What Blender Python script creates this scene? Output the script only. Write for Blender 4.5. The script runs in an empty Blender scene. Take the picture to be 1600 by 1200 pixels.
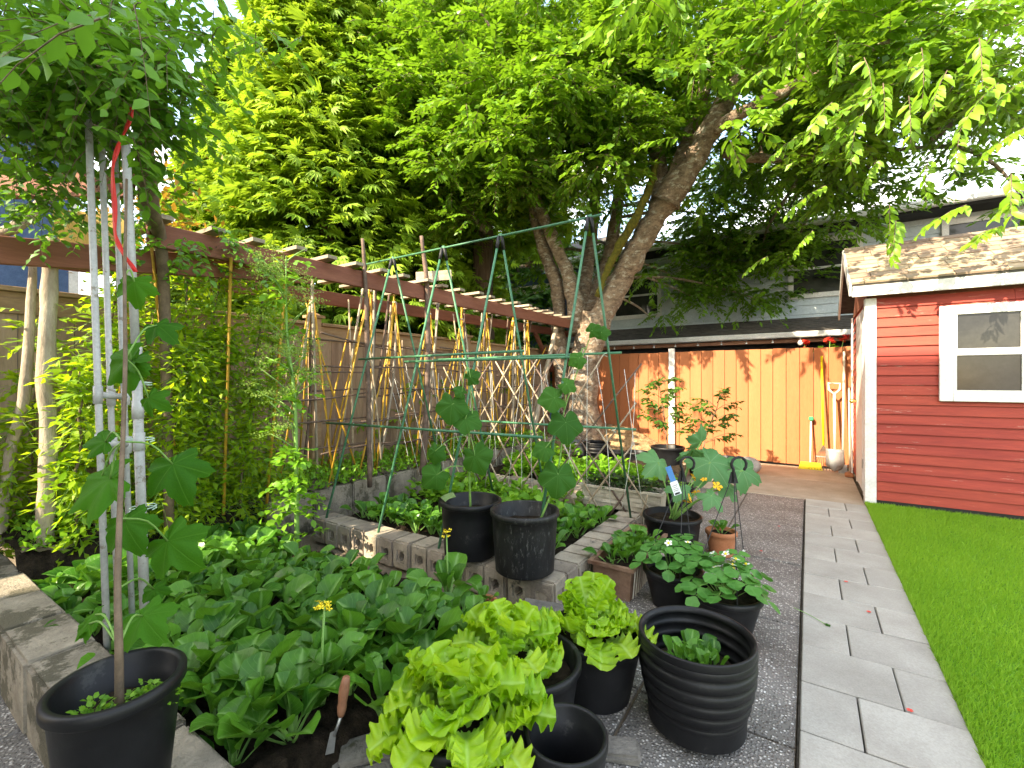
import bpy, math, random
import numpy as np
from mathutils import Vector, Matrix, Euler

random.seed(7)
rng = np.random.default_rng(7)
SC = bpy.context.scene
COL = SC.collection
PI = math.pi
R_ = math.radians
U = random.uniform

# ------------------------------------------------------------------ camera
FPX, HOR, EYE = 711.0, 595.0, 1.3
YAW = R_(33.1)
FWD = Vector((-math.sin(YAW), math.cos(YAW), 0))
RGT = Vector((math.cos(YAW), math.sin(YAW), 0))
cam = bpy.data.cameras.new('camera')
cam.lens, cam.sensor_width, cam.sensor_fit = 16.0, 36.0, 'HORIZONTAL'
cam.clip_start, cam.clip_end = 0.05, 400
cam.shift_y = -5 / 1600
co = bpy.data.objects.new('camera', cam); COL.objects.link(co)
co.location = (0, 0, EYE); co.rotation_euler = (PI / 2, 0, YAW)
SC.camera = co

# ------------------------------------------------------------------ light
SUN_EL = R_(36)
TRAVEL = Vector((0.35, 0.937, 0)).normalized()           # where the sunlight goes, seen from above
sd = bpy.data.lights.new('sun', 'SUN'); sd.energy = 2.6; sd.angle = R_(0.5); sd.color = (1.0, 0.93, 0.82)
so = bpy.data.objects.new('sun', sd); COL.objects.link(so)
ldir = TRAVEL * math.cos(SUN_EL) + Vector((0, 0, -math.sin(SUN_EL)))
so.rotation_euler = ldir.to_track_quat('-Z', 'Y').to_euler(); so.location = (-10, -20, 20)
W = bpy.data.worlds.new('World'); SC.world = W; W.use_nodes = True
wn = W.node_tree; wn.nodes.clear()
sky = wn.nodes.new('ShaderNodeTexSky'); sky.sky_type = 'NISHITA'; sky.sun_disc = False
sky.sun_elevation = SUN_EL; sky.sun_rotation = math.atan2(-TRAVEL.x, -TRAVEL.y)
sky.air_density = 1.0; sky.dust_density = 1.2
tc = wn.nodes.new('ShaderNodeTexCoord'); mp = wn.nodes.new('ShaderNodeMapping'); mp.inputs['Scale'].default_value = (1, 1, 2.2)
nz = wn.nodes.new('ShaderNodeTexNoise'); nz.inputs['Scale'].default_value = 2.6; nz.inputs['Detail'].default_value = 7
rp = wn.nodes.new('ShaderNodeValToRGB'); rp.color_ramp.elements[0].position = .48; rp.color_ramp.elements[1].position = .67
mx = wn.nodes.new('ShaderNodeMix'); mx.data_type = 'RGBA'; mx.inputs[7].default_value = (5.4, 5.6, 6.1, 1)
bg = wn.nodes.new('ShaderNodeBackground'); bg.inputs[1].default_value = 0.15
wo = wn.nodes.new('ShaderNodeOutputWorld')
for a, b in ((tc.outputs['Generated'], mp.inputs[0]), (mp.outputs[0], nz.inputs[0]), (nz.outputs[0], rp.inputs[0]), (rp.outputs[0], mx.inputs[0]),
             (sky.outputs[0], mx.inputs[6]), (mx.outputs[2], bg.inputs[0]), (bg.outputs[0], wo.inputs[0])):
    wn.links.new(a, b)
SC.view_settings.view_transform = 'Standard'; SC.view_settings.look = 'None'
SC.view_settings.exposure = 2.7; SC.view_settings.use_white_balance = True; SC.view_settings.white_balance_temperature = 8000; SC.view_settings.white_balance_tint = 8; SC.view_settings.gamma = 1.0; SC.view_settings.use_curve_mapping = False
SC.render.engine = 'CYCLES'
SC.cycles.max_bounces = 8; SC.cycles.diffuse_bounces = 4; SC.cycles.glossy_bounces = 2; SC.cycles.transmission_bounces = 4
SC.cycles.use_denoising = True

def at(px, py, d):
    """The place at depth d (metres ahead of the camera) that the photograph shows at (px, py)."""
    p = FWD * d + RGT * ((px - 800) / FPX * d)
    return Vector((p.x, p.y, EYE - (py - HOR) / FPX * d))

# ------------------------------------------------------------------ materials
def nd(nt, t, ins=None, **props):
    n = nt.nodes.new('ShaderNode' + t)
    for k, v in props.items(): setattr(n, k, v)
    for k, v in (ins or {}).items():
        if isinstance(v, bpy.types.NodeSocket): nt.links.new(v, n.inputs[k])
        elif isinstance(v, (tuple, list)) and len(v) == 3 and n.inputs[k].type == 'RGBA': n.inputs[k].default_value = (*v, 1)
        else: n.inputs[k].default_value = v
    return n
def mth(nt, op, a, b=0.0, c=None):
    i = {0: a, 1: b}
    if c is not None: i[2] = c
    return nd(nt, 'Math', i, operation=op).outputs[0]
def mixc(nt, f, a, b, mode='MIX'):
    return nd(nt, 'Mix', {0: f, 6: a, 7: b}, data_type='RGBA', blend_type=mode).outputs[2]
def ramp(nt, v, lo, hi):
    return nd(nt, 'MapRange', {0: v, 1: lo, 2: hi, 3: 0.0, 4: 1.0}, clamp=True).outputs[0]

def coords(nt, stretch, wander=True):
    t = nd(nt, 'TexCoord').outputs['Object']
    if wander:
        r = nd(nt, 'ObjectInfo').outputs['Random']
        o = nd(nt, 'VectorMath', {0: (37.1, 51.7, 23.3), 3: r}, operation='SCALE').outputs[0]
        t = nd(nt, 'VectorMath', {0: t, 1: o}, operation='ADD').outputs[0]
    return nd(nt, 'VectorMath', {0: t, 1: stretch}, operation='MULTIPLY').outputs[0]

def new_mat(name):
    m = bpy.data.materials.new(name); m.use_nodes = True
    nt = m.node_tree; nt.nodes.clear()
    return m, nt, nd(nt, 'OutputMaterial')

def MAT(name, c1, c2, scale=8, rough=.65, bump=.15, stretch=(1, 1, 1), rnd=.12, spec=.35, fine=None, chips=None, metal=0, bdist=.004, hue=0.0, lo=.32, hi=.68):
    """c1..c2 blended by noise; rnd varies brightness from piece to piece; chips = (colour, amount, scale) worn spots."""
    m, nt, out = new_mat(name)
    v = coords(nt, stretch)
    n = nd(nt, 'TexNoise', {'Vector': v, 'Scale': scale, 'Detail': 6.0, 'Roughness': .62})
    col = mixc(nt, ramp(nt, n.outputs[0], lo, hi), c1, c2)
    f = nd(nt, 'TexNoise', {'Vector': v, 'Scale': fine or scale * 9, 'Detail': 4.0, 'Roughness': .7})
    g = mth(nt, 'MULTIPLY_ADD', f.outputs[0], .7, .65)
    col = mixc(nt, 1.0, col, nd(nt, 'CombineColor', {0: g, 1: g, 2: g}).outputs[0], 'MULTIPLY')
    if chips:
        w = nd(nt, 'TexNoise', {'Vector': v, 'Scale': chips[2], 'Detail': 8.0, 'Roughness': .75})
        col = mixc(nt, ramp(nt, w.outputs[0], 1 - chips[1], 1 - chips[1] + .05), col, chips[0])
    r = nd(nt, 'ObjectInfo').outputs['Random']
    hs = nd(nt, 'HueSaturation', {'Color': col, 'Value': mth(nt, 'MULTIPLY_ADD', r, 2 * rnd, 1 - rnd), 'Hue': mth(nt, 'MULTIPLY_ADD', r, hue, .5 - hue / 2)})
    b = nd(nt, 'Bump', {'Strength': bump, 'Distance': bdist, 'Height': f.outputs[0]})
    p = nd(nt, 'BsdfPrincipled', {'Base Color': hs.outputs[0], 'Roughness': rough, 'Normal': b.outputs[0], 'Metallic': metal, 'Specular IOR Level': spec})
    nt.links.new(p.outputs[0], out.inputs[0])
    return m

def LEAF(name, dark, light, trans=.4, tcol=None, rough=.45, veins=None, rib=(.25, .4, .12), use_attr=False, spec=.4):
    """Leaf: varies per leaf (object random or the mesh attribute rnd); veins 'pinnate' or 'palmate' read from UV."""
    m, nt, out = new_mat(name)
    r = nd(nt, 'Attribute', attribute_name='rnd').outputs['Fac'] if use_attr else nd(nt, 'ObjectInfo').outputs['Random']
    v = nd(nt, 'TexCoord').outputs['Object']
    n = nd(nt, 'TexNoise', {'Vector': v, 'Scale': 30.0 if not use_attr else 1.3, 'Detail': 3.0})
    k = mth(nt, 'ADD', mth(nt, 'MULTIPLY', r, .75), mth(nt, 'MULTIPLY_ADD', n.outputs[0], .9, -.3))
    k = nd(nt, 'Clamp', {0: k}).outputs[0]
    col = mixc(nt, k, dark, light)
    nrm = None
    if veins:
        uv = nd(nt, 'SeparateXYZ', {0: nd(nt, 'UVMap').outputs[0]})
        u, w = uv.outputs[0], uv.outputs[1]
        if veins == 'pinnate':
            a = mth(nt, 'ABSOLUTE', mth(nt, 'SUBTRACT', u, .5))
            mid = mth(nt, 'SUBTRACT', 1.0, ramp(nt, a, .02, .085))
            sv = mth(nt, 'ABSOLUTE', mth(nt, 'SINE', mth(nt, 'MULTIPLY', mth(nt, 'SUBTRACT', mth(nt, 'MULTIPLY', w, 10.0), mth(nt, 'MULTIPLY', a, 5.0)), PI)))
            side = mth(nt, 'SUBTRACT', 1.0, ramp(nt, sv, .05, .22))
            pet = mth(nt, 'SUBTRACT', 1.0, ramp(nt, w, .38, .52))
            mask = mth(nt, 'MAXIMUM', mth(nt, 'MAXIMUM', mth(nt, 'MULTIPLY', mid, .75), mth(nt, 'MULTIPLY', side, .28)), pet)
        else:
            x, y = mth(nt, 'SUBTRACT', u, .5), mth(nt, 'SUBTRACT', w, .5)
            th = mth(nt, 'ARCTAN2', y, x)
            rad = mth(nt, 'SQRT', mth(nt, 'ADD', mth(nt, 'MULTIPLY', x, x), mth(nt, 'MULTIPLY', y, y)))
            s = mth(nt, 'MULTIPLY', mth(nt, 'ABSOLUTE', mth(nt, 'SINE', mth(nt, 'MULTIPLY', th, 3.5))), mth(nt, 'ADD', rad, .03))
            mask = mth(nt, 'MULTIPLY', mth(nt, 'SUBTRACT', 1.0, ramp(nt, s, .006, .03)), .6)
        col = mixc(nt, mask, col, rib)
        nrm = nd(nt, 'Bump', {'Strength': .35, 'Distance': .004, 'Height': mth(nt, 'SUBTRACT', n.outputs[0], mask)}).outputs[0]
    p = nd(nt, 'BsdfPrincipled', {'Base Color': col, 'Roughness': rough, 'Specular IOR Level': spec})
    tr = nd(nt, 'BsdfTranslucent', {'Color': mixc(nt, .55, col, tcol or light)})
    if nrm is not None: nt.links.new(nrm, p.inputs['Normal'])
    ms = nd(nt, 'MixShader', {0: trans, 1: p.outputs[0], 2: tr.outputs[0]})
    nt.links.new(ms.outputs[0], out.inputs[0])
    return m

def agg_mat():
    """Exposed aggregate: small rounded pebbles in grey cement, in relief."""
    m, nt, out = new_mat('exposed_aggregate')
    v = coords(nt, (1, 1, 1))
    vo = nd(nt, 'TexVoronoi', {'Vector': v, 'Scale': 88.0, 'Randomness': 1.0})
    peb = mth(nt, 'SUBTRACT', 1.0, ramp(nt, vo.outputs['Distance'], .32, .55))
    sp = nd(nt, 'SeparateColor', {0: vo.outputs['Color']})
    pc = nd(nt, 'ValToRGB', {0: sp.outputs[0]})
    e = pc.color_ramp.elements
    e[0].color = (.09, .08, .07, 1); e[1].color = (.72, .70, .66, 1)
    for p_, c_ in ((.3, (.22, .20, .18, 1)), (.6, (.33, .31, .28, 1)), (.82, (.45, .41, .36, 1))):
        q = e.new(p_); q.color = c_
    n = nd(nt, 'TexNoise', {'Vector': v, 'Scale': 3.0, 'Detail': 6.0, 'Roughness': .65})
    cem = mixc(nt, n.outputs[0], (.10, .092, .082), (.22, .205, .185))
    col = mixc(nt, peb, cem, pc.outputs[0])
    g = mth(nt, 'MULTIPLY_ADD', n.outputs[0], 1.1, .42)
    col = mixc(nt, 1.0, col, nd(nt, 'CombineColor', {0: g, 1: g, 2: g}).outputs[0], 'MULTIPLY')
    b = nd(nt, 'Bump', {'Strength': .9, 'Distance': .006, 'Height': peb})
    p = nd(nt, 'BsdfPrincipled', {'Base Color': col, 'Roughness': .6, 'Normal': b.outputs[0], 'Specular IOR Level': .4})
    nt.links.new(p.outputs[0], out.inputs[0])
    return m

M = {}
M['agg'] = agg_mat()
M['soil'] = MAT('dark_soil', (.012, .009, .006), (.05, .036, .024), 22, .95, .9, fine=110, bdist=.02, spec=.1)
M['earth'] = MAT('dusty_earth', (.11, .085, .06), (.22, .18, .135), 5, .95, .7, fine=60, bdist=.01, spec=.1)
M['mulch'] = MAT('straw_mulch', (.22, .13, .065), (.46, .33, .19), 26, .95, .9, stretch=(1, .35, 1), fine=90, bdist=.02, spec=.1)
M['concrete'] = MAT('tan_concrete', (.27, .21, .15), (.40, .32, .245), 3, .85, .4, fine=70)
M['paver'] = MAT('grey_paver', (.30, .275, .238), (.39, .365, .32), 4, .75, .25, fine=120, rnd=.07, chips=((.2, .18, .15), .30, 9))
M['joint'] = MAT('joint_sand', (.035, .03, .025), (.09, .08, .065), 30, .95, .5)
M['block'] = MAT('garden_wall_block', (.25, .205, .155), (.40, .34, .265), 7, .9, .9, fine=80, rnd=.2, hue=.02, bdist=.008, chips=((.09, .085, .07), .40, 6))
M['old_block'] = MAT('mossy_old_block', (.17, .145, .11), (.33, .285, .22), 6, .95, 1.0, fine=55, rnd=.12, bdist=.012, chips=((.10, .088, .06), .50, 4))
M['stone'] = MAT('grey_stone', (.10, .095, .085), (.22, .20, .17), 8, .9, .9, fine=60, bdist=.01, chips=((.06, .06, .035), .42, 9))
M['plas'] = MAT('black_plastic', (.005, .005, .006), (.011, .011, .012), 9, .45, .12, rnd=.25, spec=.28, chips=((.035, .034, .032), .40, 9))
M['plas_old'] = MAT('scuffed_black_plastic', (.006, .006, .006), (.014, .014, .014), 14, .5, .15, rnd=.1, stretch=(1.5, 1.5, .5), chips=((.055, .055, .053), .44, 40))
M['plas_grey'] = MAT('grey_plastic', (.06, .06, .06), (.10, .10, .10), 10, .55, .1, rnd=.3, chips=((.2, .19, .17), .35, 12))
M['terracotta'] = MAT('terracotta', (.32, .11, .045), (.42, .17, .08), 10, .8, .3)
M['rust'] = MAT('rusty_brown_tray', (.12, .055, .03), (.24, .15, .10), 9, .55, .3, chips=((.32, .28, .23), .40, 5))
M['white'] = MAT('white_paint', (.58, .565, .54), (.70, .69, .67), 5, .5, .12, rnd=.04, chips=((.5, .46, .4), .30, 10))
M['pvc'] = MAT('white_pipe', (.33, .33, .32), (.45, .45, .44), 9, .42, .1, rnd=.08, chips=((.22, .19, .15), .42, 14))
M['cream'] = MAT('old_cream_box', (.40, .35, .27), (.56, .51, .42), 9, .7, .2, chips=((.25, .2, .15), .40, 10))
M['red'] = MAT('weathered_red_paint', (.24, .026, .016), (.335, .046, .026), 7, .6, .35, stretch=(.22, 1, 2.5), rnd=.055, hue=.004, chips=((.50, .30, .24), .385, 10), fine=50)
M['redbeam'] = MAT('red_brown_stained_timber', (.17, .058, .034), (.26, .10, .062), 6, .75, .35, stretch=(1, .2, 2), rnd=.1)
M['slat'] = MAT('weathered_slat', (.19, .15, .11), (.36, .30, .22), 9, .85, .5, stretch=(.3, 2, 2), rnd=.2)
M['fence'] = MAT('weathered_cedar_board', (.22, .145, .095), (.35, .25, .172), 5, .85, .5, stretch=(3, 3, .35), rnd=.16, hue=.02, fine=34)
M['cap'] = MAT('cedar_trim', (.25, .155, .085), (.37, .255, .15), 6, .8, .4, stretch=(3, .5, 3), rnd=.1)
M['orange'] = MAT('orange_painted_board', (.38, .122, .047), (.43, .148, .060), 2, .7, .2, stretch=(3, 3, .25), rnd=.08, fine=60)
M['bark'] = MAT('cherry_bark', (.13, .088, .06), (.42, .31, .22), 6, .9, 1.0, stretch=(1.6, 1.6, 3.0), fine=24, bdist=.035, chips=((.50, .46, .38), .46, 5))
M['cbark'] = MAT('cedar_bark', (.11, .068, .042), (.25, .165, .11), 6, .95, 1.0, stretch=(5, 5, .5), fine=24, bdist=.03)
M['pole'] = MAT('grey_log', (.24, .19, .14), (.44, .37, .28), 7, .9, .8, stretch=(2, 2, .6), fine=40, bdist=.01, chips=((.12, .08, .05), .38, 9))
M['branch'] = MAT('brown_branch', (.075, .05, .038), (.18, .12, .09), 14, .9, .6)
M['stick'] = MAT('dry_bamboo_stick', (.22, .16, .10), (.42, .34, .24), 12, .8, .4, rnd=.25)
M['yellow'] = MAT('yellow_cane', (.42, .22, .02), (.56, .34, .05), 12, .6, .2, rnd=.12)
M['green'] = MAT('green_coated_stake', (.03, .12, .06), (.07, .21, .11), 20, .45, .2, rnd=.15)
M['rubber'] = MAT('black_rubber', (.012, .012, .013), (.02, .02, .02), 20, .6, .1)
M['string'] = MAT('white_string', (.55, .53, .48), (.7, .68, .62), 20, .9, .1)
M['twine'] = MAT('pale_green_twine', (.35, .5, .42), (.5, .62, .52), 20, .8, .1)
M['ribbon'] = MAT('red_ribbon', (.55, .012, .012), (.65, .03, .02), 10, .45, .1)
M['shingle'] = MAT('tan_shingle', (.29, .205, .145), (.37, .275, .20), 3, .95, .6, rnd=.22, hue=.03, fine=160)
M['roof'] = MAT('dark_roof_shingle', (.055, .048, .042), (.12, .105, .09), 8, .95, .5, stretch=(1, 6, 1), fine=60)
M['siding'] = MAT('blue_grey_siding', (.43, .49, .52), (.52, .58, .61), 4, .6, .1, rnd=.05)
M['blue'] = MAT('dark_blue_stucco', (.045, .085, .17), (.07, .12, .22), 12, .85, .5, rnd=.05, fine=90)
M['stucco'] = MAT('cream_stucco', (.55, .52, .46), (.64, .61, .55), 6, .9, .3, rnd=.03)
M['metal'] = MAT('grey_metal', (.35, .35, .35), (.5, .5, .49), 10, .4, .1, metal=.7, rnd=.1)
M['gutter'] = MAT('white_gutter', (.55, .54, .51), (.68, .67, .64), 5, .5, .1)
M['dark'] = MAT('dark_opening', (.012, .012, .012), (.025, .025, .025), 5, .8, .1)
M['glass'] = MAT('dark_window_glass', (.02, .021, .021), (.045, .044, .04), 3, .07, .01, spec=.32, rnd=.1)
M['brass'] = MAT('brass', (.5, .34, .12), (.6, .42, .18), 10, .3, .05, metal=.9)
M['ylw_plastic'] = MAT('yellow_plastic', (.65, .50, .015), (.75, .6, .03), 10, .5, .1)
M['grn_plastic'] = MAT('green_plastic', (.02, .25, .1), (.03, .3, .13), 10, .5, .1)
M['pale_wood'] = MAT('pale_handle_wood', (.55, .45, .32), (.7, .6, .46), 6, .6, .2, stretch=(4, 4, .4))
M['brown_wood'] = MAT('brown_handle_wood', (.22, .09, .045), (.34, .16, .09), 9, .6, .3)
M['label'] = MAT('white_tag', (.7, .72, .74), (.78, .8, .82), 10, .5, .05)
M['bluetag'] = MAT('blue_tag', (.05, .2, .5), (.07, .25, .58), 10, .5, .05)
M['ply'] = MAT('bare_plywood', (.55, .36, .10), (.66, .47, .17), 4, .7, .2, stretch=(4, 1, 1))
M['petal_y'] = MAT('yellow_petal', (.75, .55, .01), (.8, .65, .05), 20, .6, .1)
M['petal_o'] = MAT('orange_petal', (.75, .33, .01), (.8, .45, .02), 20, .6, .1)
M['petal_w'] = MAT('white_petal', (.75, .75, .72), (.82, .82, .8), 20, .6, .1)
M['petal_r'] = MAT('red_petal', (.6, .02, .01), (.7, .05, .03), 20, .6, .1)
M['sack'] = MAT('grey_bag', (.3, .27, .25), (.5, .46, .43), 10, .7, .4)
# leaves
M['bok'] = LEAF('bok_choy_leaf', (.014, .085, .010), (.105, .28, .026), .28, (.18, .42, .02), .30, 'pinnate', (.20, .38, .10), spec=.28)
M['lettuce'] = LEAF('lettuce_leaf', (.15, .36, .010), (.42, .60, .03), .42, (.46, .74, .03), .45, 'pinnate', (.40, .62, .12))
M['cuc'] = LEAF('cucumber_leaf', (.018, .085, .010), (.05, .165, .020), .3, (.12, .34, .02), .6, 'palmate', (.09, .23, .05), spec=.15)
M['maple'] = LEAF('lobed_vine_leaf', (.014, .085, .004), (.045, .17, .008), .35, (.14, .40, .01), .6, 'palmate', (.07, .20, .02), spec=.15)
M['squash'] = LEAF('squash_leaf', (.06, .19, .06), (.12, .29, .10), .3, (.15, .40, .08), .6, 'palmate', (.22, .38, .18))
M['straw'] = LEAF('strawberry_leaf', (.035, .16, .025), (.09, .28, .04), .3, (.16, .42, .04), .5, 'pinnate', (.09, .26, .05))
M['stem'] = MAT('green_stem', (.12, .26, .05), (.2, .36, .09), 20, .55, .1)
M['dkstem'] = MAT('woody_stem', (.10, .07, .045), (.2, .14, .09), 20, .8, .3)
A = dict(use_attr=True)
M['cherry'] = LEAF('cherry_leaf', (.022, .10, .008), (.19, .37, .025), .33, (.30, .54, .03), .42, **A)
M['cedar'] = LEAF('cedar_frond', (.08, .20, .012), (.29, .43, .033), .36, (.38, .54, .04), .6, **A)
M['wist'] = LEAF('overhead_vine_leaf', (.03, .12, .012), (.12, .30, .02), .42, (.22, .48, .03), .45, **A)
M['goji'] = LEAF('narrow_vine_leaf', (.10, .29, .014), (.38, .52, .03), .56, (.50, .66, .03), .5, **A)
M['celery'] = LEAF('seed_head', (.12, .26, .03), (.32, .44, .10), .4, (.36, .5, .09), .6, **A)
M['cover'] = LEAF('low_leaf', (.07, .23, .015), (.22, .45, .03), .42, (.3, .55, .04), .5, **A)
M['tomato'] = LEAF('tomato_leaf', (.03, .09, .012), (.07, .17, .02), .35, (.14, .3, .03), .5, **A)
M['purple'] = LEAF('dark_seedling_leaf', (.02, .03, .012), (.06, .13, .03), .3, (.1, .2, .03), .5, **A)
M['turf'] = LEAF('turf_blade', (.15, .36, .025), (.34, .56, .05), .35, (.38, .62, .05), .6, **A)
M['turf_base'] = MAT('turf_backing', (.08, .22, .012), (.14, .32, .022), 12, .9, .5, fine=200)
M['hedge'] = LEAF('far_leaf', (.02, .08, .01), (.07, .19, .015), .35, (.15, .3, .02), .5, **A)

# ------------------------------------------------------------------ mesh helpers
class MB:
    def __init__(s): s.v, s.f, s.uv = [], [], []
    def add(s, vs, fs):
        o = len(s.v); s.v += [tuple(p) for p in vs]; s.f += [tuple(i + o for i in f) for f in fs]; return s
    def box(s, lo, hi, mat=None):
        (a, b, c), (d, e, f) = lo, hi
        vs = [(a, b, c), (d, b, c), (d, e, c), (a, e, c), (a, b, f), (d, b, f), (d, e, f), (a, e, f)]
        if mat is not None: vs = [mat @ Vector(p) for p in vs]
        return s.add(vs, [(0, 3, 2, 1), (4, 5, 6, 7), (0, 1, 5, 4), (1, 2, 6, 5), (2, 3, 7, 6), (3, 0, 4, 7)])
    def beam(s, p0, p1, w, h, up=(0, 0, 1)):
        p0, p1 = Vector(p0), Vector(p1); d = (p1 - p0); L = d.length; d.normalize()
        sd_ = d.cross(Vector(up)).normalized(); u = sd_.cross(d)
        m = Matrix((( d.x, sd_.x, u.x, p0.x), (d.y, sd_.y, u.y, p0.y), (d.z, sd_.z, u.z, p0.z), (0, 0, 0, 1)))
        return s.box((0, -w / 2, -h / 2), (L, w / 2, h / 2), m)
    def tube(s, pts, rad, n=6, cap=True):
        pts = [Vector(p) for p in pts]; k = len(pts)
        if not hasattr(rad, '__len__'): rad = [rad] * k
        o = len(s.v); ref = None
        for i, p in enumerate(pts):
            d = (pts[min(i + 1, k - 1)] - pts[max(i - 1, 0)]).normalized()
            if ref is None: ref = Vector((1, 0, 0)) if abs(d.x) < .8 else Vector((0, 1, 0))
            a = d.cross(ref).normalized(); b = d.cross(a); ref = -b if False else ref
            for j in range(n):
                t = 2 * PI * j / n
                s.v.append(tuple(p + (a * math.cos(t) + b * math.sin(t)) * rad[i]))
        for i in range(k - 1):
            for j in range(n):
                j2 = (j + 1) % n
                s.f.append((o + i * n + j, o + (i + 1) * n + j, o + (i + 1) * n + j2, o + i * n + j2))
        if cap:
            s.f.append(tuple(o + j for j in range(n))); s.f.append(tuple(o + (k - 1) * n + j for j in reversed(range(n))))
        return s
    def lathe(s, prof, n=32, wob=0.0):
        o = len(s.v)
        for (r, z) in prof:
            for j in range(n):
                t = 2 * PI * j / n
                s.v.append((r * math.cos(t), r * math.sin(t), z))
        for i in range(len(prof) - 1):
            for j in range(n):
                j2 = (j + 1) % n
                s.f.append((o + i * n + j, o + i * n + j2, o + (i + 1) * n + j2, o + (i + 1) * n + j))
        return s
    def ball(s, c, r, n=8, sq=(1, 1, 1)):
        c = Vector(c); o = len(s.v); m = n // 2
        for i in range(m + 1):
            a = PI * i / m
            for j in range(n):
                t = 2 * PI * j / n
                s.v.append((c.x + r * sq[0] * math.sin(a) * math.cos(t), c.y + r * sq[1] * math.sin(a) * math.sin(t), c.z + r * sq[2] * math.cos(a)))
        for i in range(m):
            for j in range(n):
                j2 = (j + 1) % n
                s.f.append((o + i * n + j, o + (i + 1) * n + j, o + (i + 1) * n + j2, o + i * n + j2))
        return s
    def mesh(s, name, mat, smooth=False):
        me = bpy.data.meshes.new(name); me.from_pydata(s.v, [], s.f)
        if s.uv:
            l = me.uv_layers.new(name='UVMap')
            for lp in me.loops: l.data[lp.index].uv = s.uv[lp.vertex_index]
        me.materials.append(M[mat] if isinstance(mat, str) else mat)
        if smooth: me.polygons.foreach_set('use_smooth', [True] * len(me.polygons))
        me.update(); return me
    def build(s, name, mat, parent=None, smooth=False, loc=None, rot=None, bevel=0):
        me = s.mesh(name, mat, smooth)
        if bevel: bevel_mesh(me, bevel)
        return put(name, me, parent, loc, rot)

def bevel_mesh(me, w, seg=1):
    import bmesh
    bm = bmesh.new(); bm.from_mesh(me)
    bmesh.ops.bevel(bm, geom=bm.edges[:], offset=w, segments=seg, affect='EDGES', clamp_overlap=True)
    bm.to_mesh(me); bm.free()

def put(name, me, parent=None, loc=None, rot=None, scale=None):
    o = bpy.data.objects.new(name, me); COL.objects.link(o)
    if parent is not None: o.parent = parent
    if loc is not None: o.location = loc
    if rot is not None: o.rotation_euler = rot
    if scale is not None: o.scale = scale if hasattr(scale, '__len__') else (scale,) * 3
    return o
def tag(o, label, cat, group=None, kind=None):
    if label: o['label'] = label
    if cat: o['category'] = cat
    if group: o['group'] = group
    if kind: o['kind'] = kind
    return o
def thing(name, label, cat, loc=(0, 0, 0), rz=0, group=None):
    o = bpy.data.objects.new(name, None); COL.objects.link(o); o.empty_display_size = .1
    o.location = loc; o.rotation_euler = (0, 0, rz)
    return tag(o, label, cat, group)
def struct(o): o['kind'] = 'structure'; return o

def bulk(name, tv, tf, pos, X, N, S, rnd, mat, parent=None, tuv=None, smooth=False):
    """Many copies of one small template joined in ONE mesh. X = along-leaf vectors, N = normals, S = scales (n,) or (n,3)."""
    tv = np.asarray(tv, float); tf = np.asarray(tf, int)
    X = X / np.linalg.norm(X, axis=1, keepdims=True)
    Y = np.cross(N, X); Y /= np.linalg.norm(Y, axis=1, keepdims=True) + 1e-9
    Z = np.cross(X, Y); n = len(pos)
    S = np.asarray(S, float)
    if S.ndim == 1: S = np.repeat(S[:, None], 3, 1)
    L = tv[None] * S[:, None, :]
    V = pos[:, None] + L[..., 0:1] * X[:, None] + L[..., 1:2] * Y[:, None] + L[..., 2:3] * Z[:, None]
    k = len(tv); F = (tf[None] + (np.arange(n) * k)[:, None, None]).reshape(-1, tf.shape[1])
    return arr_mesh(name, V.reshape(-1, 3), F, mat, parent, np.repeat(rnd, k), smooth)
def arr_mesh(name, V, F, mat, parent=None, rnd=None, smooth=False):
    me = bpy.data.meshes.new(name); nf, s = F.shape
    me.vertices.add(len(V)); me.vertices.foreach_set('co', V.astype(np.float32).ravel())
    me.loops.add(nf * s); me.loops.foreach_set('vertex_index', F.astype(np.int32).ravel())
    me.polygons.add(nf); me.polygons.foreach_set('loop_start', (np.arange(nf) * s).astype(np.int32))
    me.polygons.foreach_set('loop_total', np.full(nf, s, np.int32))
    if smooth: me.polygons.foreach_set('use_smooth', np.ones(nf, bool))
    if rnd is not None:
        a = me.attributes.new('rnd', 'FLOAT', 'POINT'); a.data.foreach_set('value', rnd.astype(np.float32))
    me.materials.append(M[mat]); me.update(calc_edges=True); me.validate()
    return put(name, me, parent)
def unit(a): return a / (np.linalg.norm(a, axis=-1, keepdims=True) + 1e-9)
def rvec(n): return unit(rng.normal(size=(n, 3)))

LEAF4_V = [(0, 0, 0), (.45, .2, .05), (.5, 0, 0), (.45, -.2, .05), (1, 0, -.08)]
LEAF4_F = [(0, 3, 2), (0, 2, 1), (2, 3, 4), (2, 4, 1)]
LEAF8_V = [(0, 0, 0), (.25, .17, .05), (.27, 0, 0), (.25, -.17, .05), (.6, .2, .04), (.62, 0, -.02), (.6, -.2, .04), (1, 0, -.16)]
LEAF8_F = [(0, 3, 2), (0, 2, 1), (2, 3, 6), (2, 6, 5), (1, 2, 5), (1, 5, 4), (5, 6, 7), (5, 7, 4)]
NARROW_V = [(0, 0, 0), (.42, .20, .04), (.45, 0, 0), (.42, -.20, .04), (1, 0, -.1)]

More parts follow.
